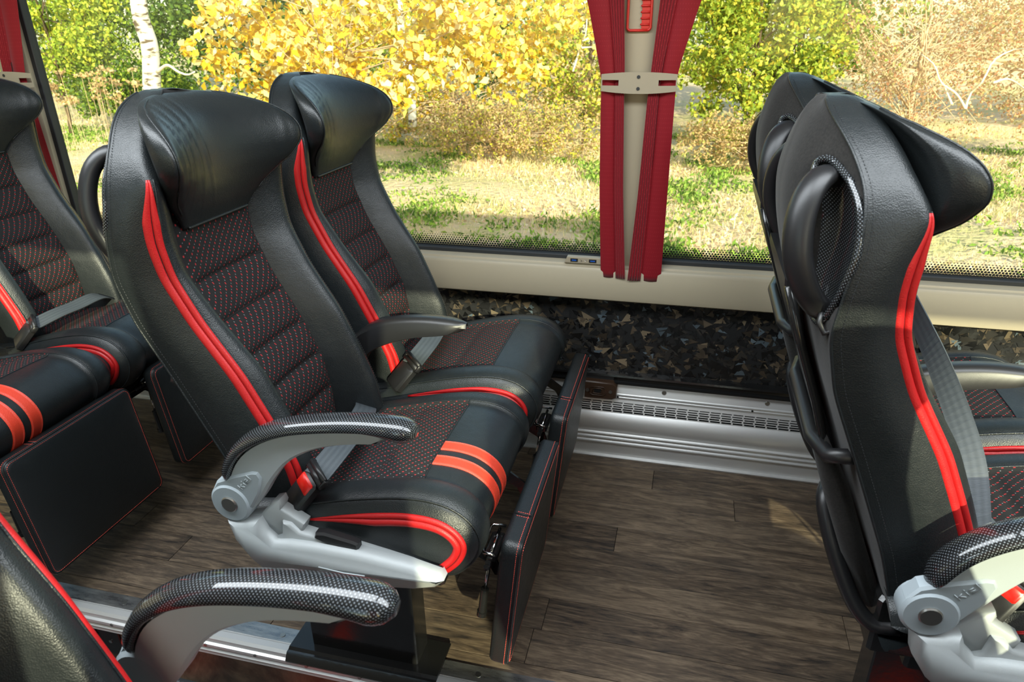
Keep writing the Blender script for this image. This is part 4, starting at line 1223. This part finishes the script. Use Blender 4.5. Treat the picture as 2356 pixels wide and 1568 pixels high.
def oriented(m, c, xa, ya):
    """map mb local coords so that local x->xa, y->ya, origin->c"""
    xa = Vector(xa).normalized(); ya = Vector(ya); ya = (ya - xa * ya.dot(xa)).normalized(); za = xa.cross(ya)
    m.V = [tuple(Vector(c) + xa * v[0] + ya * v[1] + za * v[2]) for v in m.V]
    return m
def make_belt(root, mir, v0, fastened=True, red=True):
    end = Vector((.136, v0 + .038, .562))
    fmb(ribbon([(.040, v0 + .425, .470), (.070, v0 + .385, .512), (.112, v0 + .30, .552), (.130, v0 + .20, .560), (.138, v0 + .12, .566), tuple(end)], .048, (.90, .10, -.25)), mir).build('seat_belt', M['strap'], root, smooth=False)
    d = (Vector((.072, v0 + .000, .480)) - end).normalized(); ya = Vector((.75, .1, .1))
    ya = Vector((.8, -.35, .1))
    bk = oriented(MB().box((.006, -.027, -.012), (.078, .027, .012), .005), end, d, ya)
    bo = fmb(bk, mir).build('belt_buckle', M['black_plastic'], root, angle=40)
    fmb(oriented(MB().tube([(0, -.030, 0), (0, .030, 0)], .0085, 10).tube([(-.012, -.030, .004), (-.012, .030, .004)], .006, 10).box((-.014, -.034, -.007), (.006, -.027, .008), .002).box((-.014, .027, -.007), (.006, .034, .008), .002), end, d, ya), mir).build('buckle_bar', M['black_plastic'], bo, smooth=True)
    if red:
        fmb(oriented(MB().box((.010, -.022, .004), (.036, .022, .0145), .003).box((.010, -.022, -.0145), (.036, .022, -.004), .003), end, d, ya), mir).build('release_button', M['belt_red'], bo, angle=40)
    return bo

def make_back_fittings(root, br, mir, v0):
    # grab handle in the recess
    pth = cat([(-.196, .128, 1.128), (-.216, .106, 1.138), (-.236, .084, 1.118), (-.245, .068, 1.080), (-.242, .058, 1.035), (-.226, .056, .992), (-.206, .058, .965), (-.192, .066, .955)], 30)
    for sd in (0, 1):
        mv = (lambda v: v0 + (W - v if sd else v))
        m = MB(); m.tube([(p[0], mv(p[1]), p[2]) for p in pth], [.0135 + .0015 * math.sin(math.pi * k / 29) for k in range(30)], 14, flat=1.45)
        m.tube([(-.200, mv(.050), .965), (-.203, mv(.038), .948), (-.196, mv(.030), .936), (-.184, mv(.030), .940), (-.182, mv(.034), .952)], .0042, 8)
        fmb(m, mir).build('grab_handle', M['black_plastic'], root, smooth=True)
    # folded table and pocket on the back
    pr = [(-.225, .985), (-.246, .985), (-.244, .965), (-.214, .880), (-.180, .790), (-.148, .700), (-.130, .650), (-.115, .650), (-.132, .710), (-.170, .800), (-.205, .890)]
    t_ = fmb(MB().prism(pr, v0 + .11, v0 + .37, .004), mir).build('folding_table', M['black_plastic'], root, angle=35)
    fmb(MB().tube([(-.240, v0 + .108, .975), (-.208, v0 + .108, .88), (-.174, v0 + .107, .79), (-.145, v0 + .106, .70), (-.128, v0 + .105, .655)], .007, 8), mir).build('table_rim', M['gloss_black'], t_, smooth=True)
    pk = [(-.150, .735), (-.162, .700), (-.135, .620), (-.095, .520), (-.045, .415), (-.020, .400), (-.01, .42), (-.06, .54), (-.10, .64)]
    fmb(MB().prism(pk, v0 + .085, v0 + .415, .012), mir).build('seat_pocket', M['velour'], root, smooth=True)
    m = MB(); m.tube([(-.120, v0 + .045, .735), (-.150, v0 + .065, .720), (-.164, v0 + .13, .712), (-.164, v0 + .36, .712), (-.150, v0 + .41, .72)], .013, 8)
    fmb(m, mir).build('pocket_top_rim', M['black_plastic'], root, smooth=True)
    m = MB()
    m.tube(cat([(-.105, v0 + .20, .600), (-.122, v0 + .15, .585), (-.112, v0 + .12, .540), (-.088, v0 + .095, .480), (-.058, v0 + .075, .425), (-.028, v0 + .065, .400), (.01, v0 + .06, .405)], 24), .014, 8)
    fmb(m, mir).build('pocket_bar', M['black_plastic'], root, smooth=True)

def make_unit(name, mir=False, red_buckle_far=False):
    root = empty(name)
    for k in range(2):
        v0 = .49 * k
        sub = []
        before = set(bpy.data.objects)
        br, P3, zz = make_backrest(root, mir)
        make_headrest(root, mir)
        make_cushion(root, mir, stripes=(k == 0))
        new = [o for o in bpy.data.objects if o not in before and o.parent == root]
        for o in new: o.location.y += (-v0 if mir else v0)
        make_footrest(root, mir, v0 + .268)
        make_belt(root, mir, v0, red=(k == 0))
        make_back_fittings(root, br, mir, v0)
    make_armrest(root, mir)
    # fold-down armrest between the seats (plain black)
    C = [(.004, .640), (.05, .676), (.11, .700), (.19, .712), (.26, .712), (.302, .704)]
    A = cat(C, 20); m = MB(); rings = []
    lowb = cat([(.02, .560), (.055, .612), (.10, .640), (.17, .664), (.24, .676), (.292, .690)], 20)
    for k in range(20):
        a, b = A[k], lowb[k]; w_ = .024 * (1 if k < 17 else math.sqrt(max(.1, 1 - ((k - 16) / 3.3) ** 2)))
        vc = .475
        rings.append([(a[0], vc - w_ * .55, a[1] + .004), (a[0], vc + w_ * .55, a[1] + .004), (a[0], vc + w_, a[1] - .006), (b[0], vc + w_, b[1] + .004), (b[0], vc + w_ * .6, b[1]), (b[0], vc - w_ * .6, b[1]), (b[0], vc - w_, b[1] + .004), (a[0], vc - w_, a[1] - .006)])
    m.loft(rings); tag(fmb(m, mir).build('middle_armrest', M['black_plastic'], root, angle=50), 'plain black fold-down armrest')
    make_side_cover(root, mir)
    # frame and pedestal
    m = MB(); m.box((.02, .03, .345), (.38, .95, .385), .006); m.box((-.03, .06, .34), (.05, .92, .46), .006)
    m.box((.10, .14, .28), (.14, .94, .345)).box((.26, .14, .28), (.30, .94, .345))
    fmb(m, mir).build('seat_frame', M['gloss_black'], root)
    m = MB(); m.box((.006, .118, .0085), (.268, .185, .35), .003)
    fmb(m, mir).build('pedestal', M['gloss_black'], root, angle=30)
    pp = [(.195, .0045), (.195, .009), (.099, .0115), (.092, .006), (.088, -.004), (.082, -.006), (.080, -.014), (.076, -.016), (.074, -.010), (.080, 0.0), (.086, .0075), (.10, .0055)]
    m = MB().loft([[(x, v, z) for v, z in pp] for x in (-.045, .322)])
    fmb(m, mir).build('base_plate', M['gloss_black'], root, angle=30)
    m = MB(); m.tube([(.24, .86, .001), (.24, .86, .10)], .012, 14).tube([(.24, .86, .001), (.24, .86, .006)], .022, 14)
    fmb(m, mir).build('wall_side_foot', M['steel'], root, angle=40)
    return root

def copy_tree(o, parent=None):
    c = o.copy(); COL.objects.link(c); c.parent = parent
    for ch_ in list(o.children): copy_tree(ch_, c)
    return c
G_ = 'double coach seats'
unitA = make_unit('double_coach_seat'); unitA.location = (-.768, .93, 0)
tag(unitA, 'black leather double coach seat with red piping on pedestal, whole, between the other rows', 'seat', G_)
unitC = copy_tree(unitA); unitC.location = (.397, .93, 0)
tag(unitC, 'forward double coach seat seen from behind, grab handles in its carbon-look back', 'seat', G_)
unitL = copy_tree(unitA); unitL.location = (-1.935, .93, 0)
tag(unitL, 'rear double coach seat by the rear pillar curtain, two large square footrests towards the camera', 'seat', G_)
unitF = make_unit('double_coach_seat', mir=True); unitF.location = (-.665, .505, 0)
tag(unitF, 'nearest coach seat across the aisle, only its leather edge and carbon-look armrest in view', 'seat', G_)
for o in unitF.children:
    if o.name.split('.')[0] in ('backrest', 'headrest'): o.location.x += .018
    if o.name.startswith('armrest'): o.location.z += .022; o.location.x += .022
unitG = copy_tree(unitF); unitG.location = (.72, .47, 0)  # added seat out of view, keeps sun off the floor
tag(unitG, 'unseen double coach seat added on the near side of the aisle to shade the floor', 'seat', G_)
for o in unitL.children:
    b_ = o.name.split('.')[0]
    if b_ in ('pedestal', 'base_plate'): o.location.x -= .30
    if b_ == 'middle_armrest': o.matrix_local = Matrix.Translation((-.02, 0, .62)) @ Matrix.Rotation(math.radians(-95), 4, 'Y') @ Matrix.Translation((-.01, 0, -.64))
# belt hanging beside the forward backrest
m = ribbon([(.035, .46, .838), (.060, .32, .775), (.085, .18, .690), (.088, .10, .620), (.090, .06, .560)], .040, [(.15, .2, 1.0), (.55, .15, .35), (.9, .2, .1)])
o = m.build('shoulder_belt', M['strap'], unitC)
for o in unitL.children:
    if o.name.startswith('footrest'):
        o.matrix_local = Matrix.Translation((.488, 0, .275)) @ Matrix.Rotation(math.radians(-13), 4, 'Y') @ Matrix.Translation((-.488 - .012, 0, -.275)) @ Matrix.Translation(o.location)

# ------------------------------------------------------------------ outside: meadow, trees and bushes
GZ = -1.15
def terrain():
    nx, ny = 120, 60
    xs = np.linspace(-45, 30, nx); ys = np.linspace(3.2, 48, ny) 
    V = []
    for y in ys:
        for x in xs:
            V.append((x, y, GZ + .05 * math.sin(x * .9 + y * .5) + .04 * math.sin(y * 1.7 - x * .4) + max(0, y - 22) * .05))
    o = mesh_obj('ground', V, grid_faces(ny, nx), M['meadow']); struct(o)
    return o
terrain()
def quads(name, P, N, L, Wd, col, parent=None, mat='leaf', shape='leaf'):
    """P centres (n,3); N direction along leaf (n,3); L length; Wd width; col (n,3)"""
    n = len(P); N = N / (np.linalg.norm(N, axis=1)[:, None] + 1e-9)
    R_ = RNG.normal(size=(n, 3)); S = np.cross(N, R_); S /= np.linalg.norm(S, axis=1)[:, None] + 1e-9
    L = np.broadcast_to(L, n)[:, None]; Wd = np.broadcast_to(Wd, n)[:, None]
    if shape == 'leaf':
        K = np.cross(N, S) * L * .12
        pts = [P - N * L * .5, P - N * L * .1 + S * Wd * .5 + K, P + N * L * .5, P - N * L * .1 - S * Wd * .5 + K]
    else:
        pts = [P - S * Wd * .5, P + S * Wd * .5, P + N * L + S * Wd * .15, P + N * L - S * Wd * .15]
    V = np.stack(pts, 1).reshape(-1, 3)
    me = bpy.data.meshes.new(name)
    me.vertices.add(n * 4); me.vertices.foreach_set('co', V.astype(np.float32).ravel())
    me.loops.add(n * 4); me.loops.foreach_set('vertex_index', np.arange(n * 4, dtype=np.int32))
    me.polygons.add(n); me.polygons.foreach_set('loop_start', np.arange(0, n * 4, 4, dtype=np.int32)); me.polygons.foreach_set('loop_total', np.full(n, 4, dtype=np.int32))
    me.materials.append(M[mat]); me.update(calc_edges=True); me.validate()
    ca = me.color_attributes.new('Col', 'FLOAT_COLOR', 'POINT')
    c4 = np.ones((n * 4, 4), np.float32); c4[:, :3] = np.repeat(col, 4, axis=0); ca.data.foreach_set('color', c4.ravel())
    o = bpy.data.objects.new(name, me); COL.objects.link(o)
    if parent: o.parent = parent
    return o
def pick(cols, n, var=.25):
    c = np.array(cols)[RNG.integers(0, len(cols), n)]; return np.clip(c * RNG.uniform(1 - var, 1 + var, (n, 1)), 0, 1)
def blobs(c, rad, n, nb, brad):
    """leaf positions clustered on shells of nb clumps within an ellipsoid"""
    c = np.array(c); rad = np.array(rad)
    d = RNG.normal(size=(nb, 3)); d /= np.linalg.norm(d, axis=1)[:, None]; r = RNG.uniform(.15, 1, (nb, 1)) ** .5
    B = c + d * r * rad
    k = RNG.integers(0, nb, n); e_ = RNG.normal(size=(n, 3)); e_ /= np.linalg.norm(e_, axis=1)[:, None]
    return B[k] + e_ * (RNG.uniform(.4, 1, (n, 1)) ** .5) * brad * RNG.uniform(.6, 1.3, (nb, 1))[k], B
def branch_path(a, b, wob, n=9):
    a = np.array(a, float); b = np.array(b, float); t = np.linspace(0, 1, n)[:, None]
    P = a + (b - a) * t; o_ = RNG.normal(0, wob, (n, 3)); o_[0] = 0; o_ = np.cumsum(o_, 0) * .5; return P + o_
def plant(name, label, cat_, c, rad, n, size, cols, trunk=None, nb=60, brad=.4, group='trees and bushes outside', hang=0.0, trad=.06, bark='bark_dark', ntw=26, twr=.010):
    e = empty(name, (c[0], c[1], GZ)); tag(e, label, cat_, group)
    cc = np.array([0, 0, c[2] - GZ])
    P, B = blobs(cc, rad, n, nb, brad)
    N = RNG.normal(size=(n, 3)); N[:, 2] -= hang
    quads('foliage', P, N, size * RNG.uniform(.7, 1.3, n), size * .7 * RNG.uniform(.7, 1.2, n), pick(cols, n), e)['kind'] = 'stuff'
    m = MB()
    base = np.array(trunk if trunk else (0, 0, 0), float)
    top = cc + np.array([0, 0, rad[2] * .4])
    tp_ = branch_path(base, top, .05); m.tube(tp_, np.linspace(trad, trad * .35, 9), 7)
    for k in range(min(ntw, len(B))):
        j = RNG.integers(2, 8); m.tube(branch_path(tp_[j], B[k], .05, 6), np.linspace(twr * 1.6, twr * .5, 6), 5)
    m.build('branches', M[bark], e, smooth=True)
    return e
G1 = [(0.30, 0.40, 0.045), (0.20, 0.30, 0.035), (0.42, 0.50, 0.07), (0.12, 0.20, 0.03)]
GY = [(0.62, 0.60, 0.07), (0.42, 0.50, 0.06), (0.75, 0.60, 0.08), (0.25, 0.34, 0.04)]
YY = [(0.90, 0.62, 0.07), (0.95, 0.72, 0.18), (0.80, 0.52, 0.04), (0.92, 0.75, 0.32)]
DK = [(0.05, 0.10, 0.02), (0.08, 0.15, 0.03), (0.13, 0.21, 0.035)]
TN = [(0.62, 0.44, 0.22), (0.52, 0.36, 0.17), (0.72, 0.52, 0.28), (0.40, 0.40, 0.12)]
BR = [(0.55, 0.38, 0.22), (0.45, 0.30, 0.17), (0.66, 0.48, 0.28), (0.50, 0.22, 0.12), (0.42, 0.38, 0.16)]
# dark woodland behind
plant('evergreen_tree', 'dark green tree crown at the far left behind the birch trunk', 'tree', (-21, 23, 2.0), (5.5, 2.5, 3.4), 14000, .16, DK + G1[:2], nb=160, brad=.7)
plant('evergreen_tree', 'dark green tree crown between the birch trunk and the yellow leaves', 'tree', (-14, 22, 2.0), (4.0, 2.2, 3.2), 12000, .16, DK + G1[1:2], nb=140, brad=.7)
plant('leafy_tree', 'shaded green tree crown behind the yellow leafed branches', 'tree', (-8, 21.5, 1.8), (4.0, 2.0, 3.0), 11000, .16, DK + GY[1:2] + G1, nb=140, brad=.6)
plant('leafy_tree', 'pale green tree crown at the back between curtain and yellow leaves', 'tree', (-2.5, 21, 1.4), (3.2, 1.6, 2.8), 10000, .15, GY + G1, nb=120, brad=.5)
plant('leafy_tree', 'green tree crown at the back right of the centre pillar', 'tree', (2.4, 20.5, 1.4), (2.6, 1.6, 2.6), 9000, .15, G1 + DK, nb=110, brad=.5)
plant('leafy_tree', 'brown leaved thicket furthest back at the right edge', 'tree', (9.5, 20.5, 1.3), (5.5, 1.8, 2.6), 12000, .11, BR, nb=160, brad=.5, ntw=90, bark='twig', twr=.02)
# nearer foliage
plant('birch_foliage', 'light green birch leaves hanging beside the curtain at the left', 'tree', (-15.8, 15.5, 1.9), (2.6, 1.2, 1.9), 9500, .105, GY[:2] + G1[:3], nb=120, brad=.30, hang=1.2, trad=.05)
plant('leafy_bush', 'green bush at the foot of the birch trunk', 'bush', (-13.6, 15.5, .1), (1.8, 1.0, 1.0), 6000, .10, G1 + DK, nb=80, brad=.3)
plant('leafy_bush', 'bright yellow green bush to the right of the centre pillar', 'bush', (1.0, 14.5, .95), (1.55, 1.0, 1.75), 13000, .095, GY + G1[:3], nb=110, brad=.28)
plant('leafy_bush', 'yellow green bush directly left of the centre pillar', 'bush', (-2.3, 15.5, .9), (1.6, 1.0, 1.5), 8000, .09, GY + TN[:2], nb=90, brad=.28)
plant('leafy_bush', 'golden bush behind the second seat headrest', 'bush', (-7.2, 15.0, .6), (2.4, 1.0, 1.6), 11000, .10, YY[:3] + GY[:3], nb=110, brad=.32)
plant('twiggy_shrub', 'brown twiggy shrub behind the forward headrests', 'shrub', (3.9, 14.8, .8), (1.6, .9, 1.7), 7500, .055, BR, nb=120, brad=.3, ntw=110, bark='twig', twr=.009)
plant('twiggy_shrub', 'reddish brown twiggy shrub at the right edge of the window', 'shrub', (6.6, 14.8, .8), (1.8, .9, 1.7), 8500, .055, BR, nb=120, brad=.3, ntw=110, bark='twig', twr=.009)
plant('dry_undergrowth', 'tan dry undergrowth below the yellow leaves', 'shrub', (-4.9, 15.0, -.35), (2.6, .9, .75), 8500, .065, TN + BR[:2], nb=120, brad=.25, ntw=60, bark='twig', twr=.009)
# yellow leaved tree close to the coach
yt = plant('yellow_leaved_tree', 'nearest tree with large golden yellow leaves and pale branches', 'tree', (-3.9, 8.2, 1.30), (2.2, 1.2, .95), 3600, .115, YY + [(.98, .84, .55)], trunk=(-1.1, .6, 0), nb=105, brad=.20, bark='twig', twr=.007, ntw=40, trad=.05)  # palest leaf tone puts overexposed sunlight into the colour
quads('outer_leaves', blobs((-1.2, 0, 2.35), (1.2, .6, .75), 900, 60, .16)[0], RNG.normal(size=(900, 3)), .115, .085, pick(YY, 900), yt)['kind'] = 'stuff'
quads('right_leaves', blobs((1.5, .3, 2.55), (1.35, .8, .85), 3200, 130, .18)[0], RNG.normal(size=(3200, 3)), .085, .065, pick(YY + GY[:1], 3200), yt)['kind'] = 'stuff'
# birches
def birch_tree(pts, r0, r1, label, name='birch_tree'):
    e = empty(name, pts[0]); tag(e, label, 'tree', 'birch trunks')
    P = cat([np.array(p) - np.array(pts[0]) for p in pts], 24)
    MB().tube(P, np.linspace(r0, r1, 24), 14).build('trunk', M['birch'], e, smooth=True)
    return e
def on(px, py, Y):
    v = Vector(((px - 1178), (py - 784), 1602.7)); d = right * v.x + down * v.y + fwd * v.z
    t = Y / d.y; return (d.x * t, Y, 1.33 + d.z * t)
b1 = birch_tree([on(352, 330, 12.5), on(350, 230, 12.5), on(345, 110, 12.4), on(322, 30, 12.3), on(312, -120, 12.2)], .19, .13, 'leaning birch with white bark behind the centre seat')
B0 = Vector(on(352, 330, 12.5))
MB().tube([Vector(p) - B0 for p in cat([on(362, 165, 12.4), on(385, 150, 12.2), on(410, 165, 12), on(432, 172, 12), on(448, 165, 11.9)], 14)], np.linspace(.035, .014, 14), 8).build('side_branch', M['twig_white'], b1, smooth=True)
birch_tree([on(950, 292, 13.5), on(944, 180, 13.6), on(925, 90, 13.8), on(915, -60, 14)], .085, .06, 'thin birch trunk behind the second headrest')
def dead(label, lines, Y, r=.02):
    e = empty('dead_branch', on(*lines[0][0], Y)); tag(e, label, 'branch', 'bleached dead branches'); B = Vector(e.location)
    m = MB()
    for l in lines:
        q = cat([on(x, y, Y + .15 * math.sin(k * 2.1)) for k, (x, y) in enumerate(l)], 12); m.tube([Vector(p) - B for p in q], np.linspace(r, r * .4, 12), 6)
    m.build('limb', M['twig_white'], e, smooth=True)
dead('forked white dead branch in the brown shrubs above the forward headrest', [[(2222, 250), (2232, 215), (2262, 185), (2285, 140), (2330, 115), (2370, 112)], [(2222, 250), (2200, 215), (2165, 190), (2150, 150), (2120, 125)], [(2285, 190), (2320, 182), (2360, 205)], [(2190, 240), (2175, 205), (2168, 190)]], 12.5)
dead('slim white dead branch next to the left curtain of the centre pillar', [[(1318, 165), (1335, 110), (1348, 75), (1350, 40)], [(1340, 95), (1365, 82)], [(1337, 110), (1362, 108)]], 14.7, .024)

# dry umbels
def umbel(px, py, Y, n, label, s=.03, sp=(.35, .3)):
    b = on(px, py, Y); e = empty('dry_umbel_plant', (b[0], b[1], GZ)); tag(e, label, 'plant', 'dry umbel plants')
    m = MB(); P = []
    for k in range(n):
        t = np.array([RNG.normal(0, sp[0]), RNG.normal(0, .25), b[2] - GZ + RNG.uniform(-sp[1], sp[1])])
        m.tube(branch_path((t[0] * .8, t[1] * .8, 0), t, .01, 4), .0035, 4)
        P.append(t + RNG.normal(0, [.05, .05, .02], (22, 3)))
    P = np.vstack(P); m.build('stems', M['twig'], e)
    quads('seed_heads', P, RNG.normal(size=(len(P), 3)), s, s, pick(TN[:3], len(P)), e)['kind'] = 'stuff'
umbel(225, 200, 10.5, 26, 'tall brown umbel plant in front of the dark trees', .05)
umbel(118, 215, 10.0, 7, 'small brown umbel plant next to the rear headrest', .05, (.15, .2))
plant('dry_undergrowth', 'band of tan dried plants right of the centre pillar', 'shrub', (1.1, 13.2, -.55), (1.6, .6, .50), 6500, .055, TN, nb=110, brad=.16, ntw=30, bark='twig', twr=.005)
plant('dry_undergrowth', 'tan dried plants and stalks left of the centre pillar', 'shrub', (-3.6, 13.6, -.5), (2.6, .6, .55), 8500, .055, TN + GY[:1], nb=140, brad=.18, ntw=60, bark='twig', twr=.006)

# meadow cover
def cover():
    n = 75000
    y = 4.5 + 15.5 * RNG.uniform(0, 1, n) ** .8; x = RNG.uniform(-1.25, .62, n) * y
    P = np.stack([x, y, np.full(n, GZ)], 1); N = RNG.normal(0, .45, (n, 3)); N[:, 2] = 1
    o = quads('straw_grass', P, N, RNG.uniform(.05, .14, n), .012, pick([(0.92, .70, .44), (.96, .78, .56), (.80, .66, .32), (.60, .62, .20)], n), shape='blade'); tag(o, 'pale dry grass covering the field outside the window', 'grass', kind='stuff')
    # green weeds in patches
    nc = 900; cy = 4.8 + 13 * RNG.uniform(0, 1, nc) ** .9; cx = RNG.uniform(-1.25, .62, nc) * cy
    keep = (np.sin(cx * 1.3 + 2) + np.sin(cy * 1.1 + cx * .6) + RNG.normal(0, .7, nc)) > 0; cx, cy = cx[keep], cy[keep]
    k = RNG.integers(0, len(cx), 40000); r = RNG.normal(0, .17, (40000, 2))
    P = np.stack([cx[k] + r[:, 0], cy[k] + r[:, 1], GZ + .02 + np.abs(RNG.normal(0, .05, 40000))], 1); N = RNG.normal(0, .8, (40000, 3)); N[:, 2] += .8
    o = quads('meadow_weeds', P, N, RNG.uniform(.05, .12, 40000), .04, pick([(.20, .34, .05), (.30, .46, .07), (.42, .54, .12), (.12, .22, .04)], 40000)); tag(o, 'patches of green weeds in the dry meadow', 'weeds', kind='stuff')
    n = 26000; y = 4.8 + 14 * RNG.uniform(0, 1, n); x = RNG.uniform(-1.25, .62, n) * y
    P = np.stack([x, y, np.full(n, GZ + .02)], 1); N = RNG.normal(0, 1, (n, 3)); N[:, 2] *= .3
    o = quads('leaf_litter', P, N, RNG.uniform(.04, .09, n), .05, pick([(.85, .66, .50), (.75, .52, .36), (.92, .80, .66)], n)); tag(o, 'fallen pale leaves scattered over the meadow', 'leaves', kind='stuff')
cover()
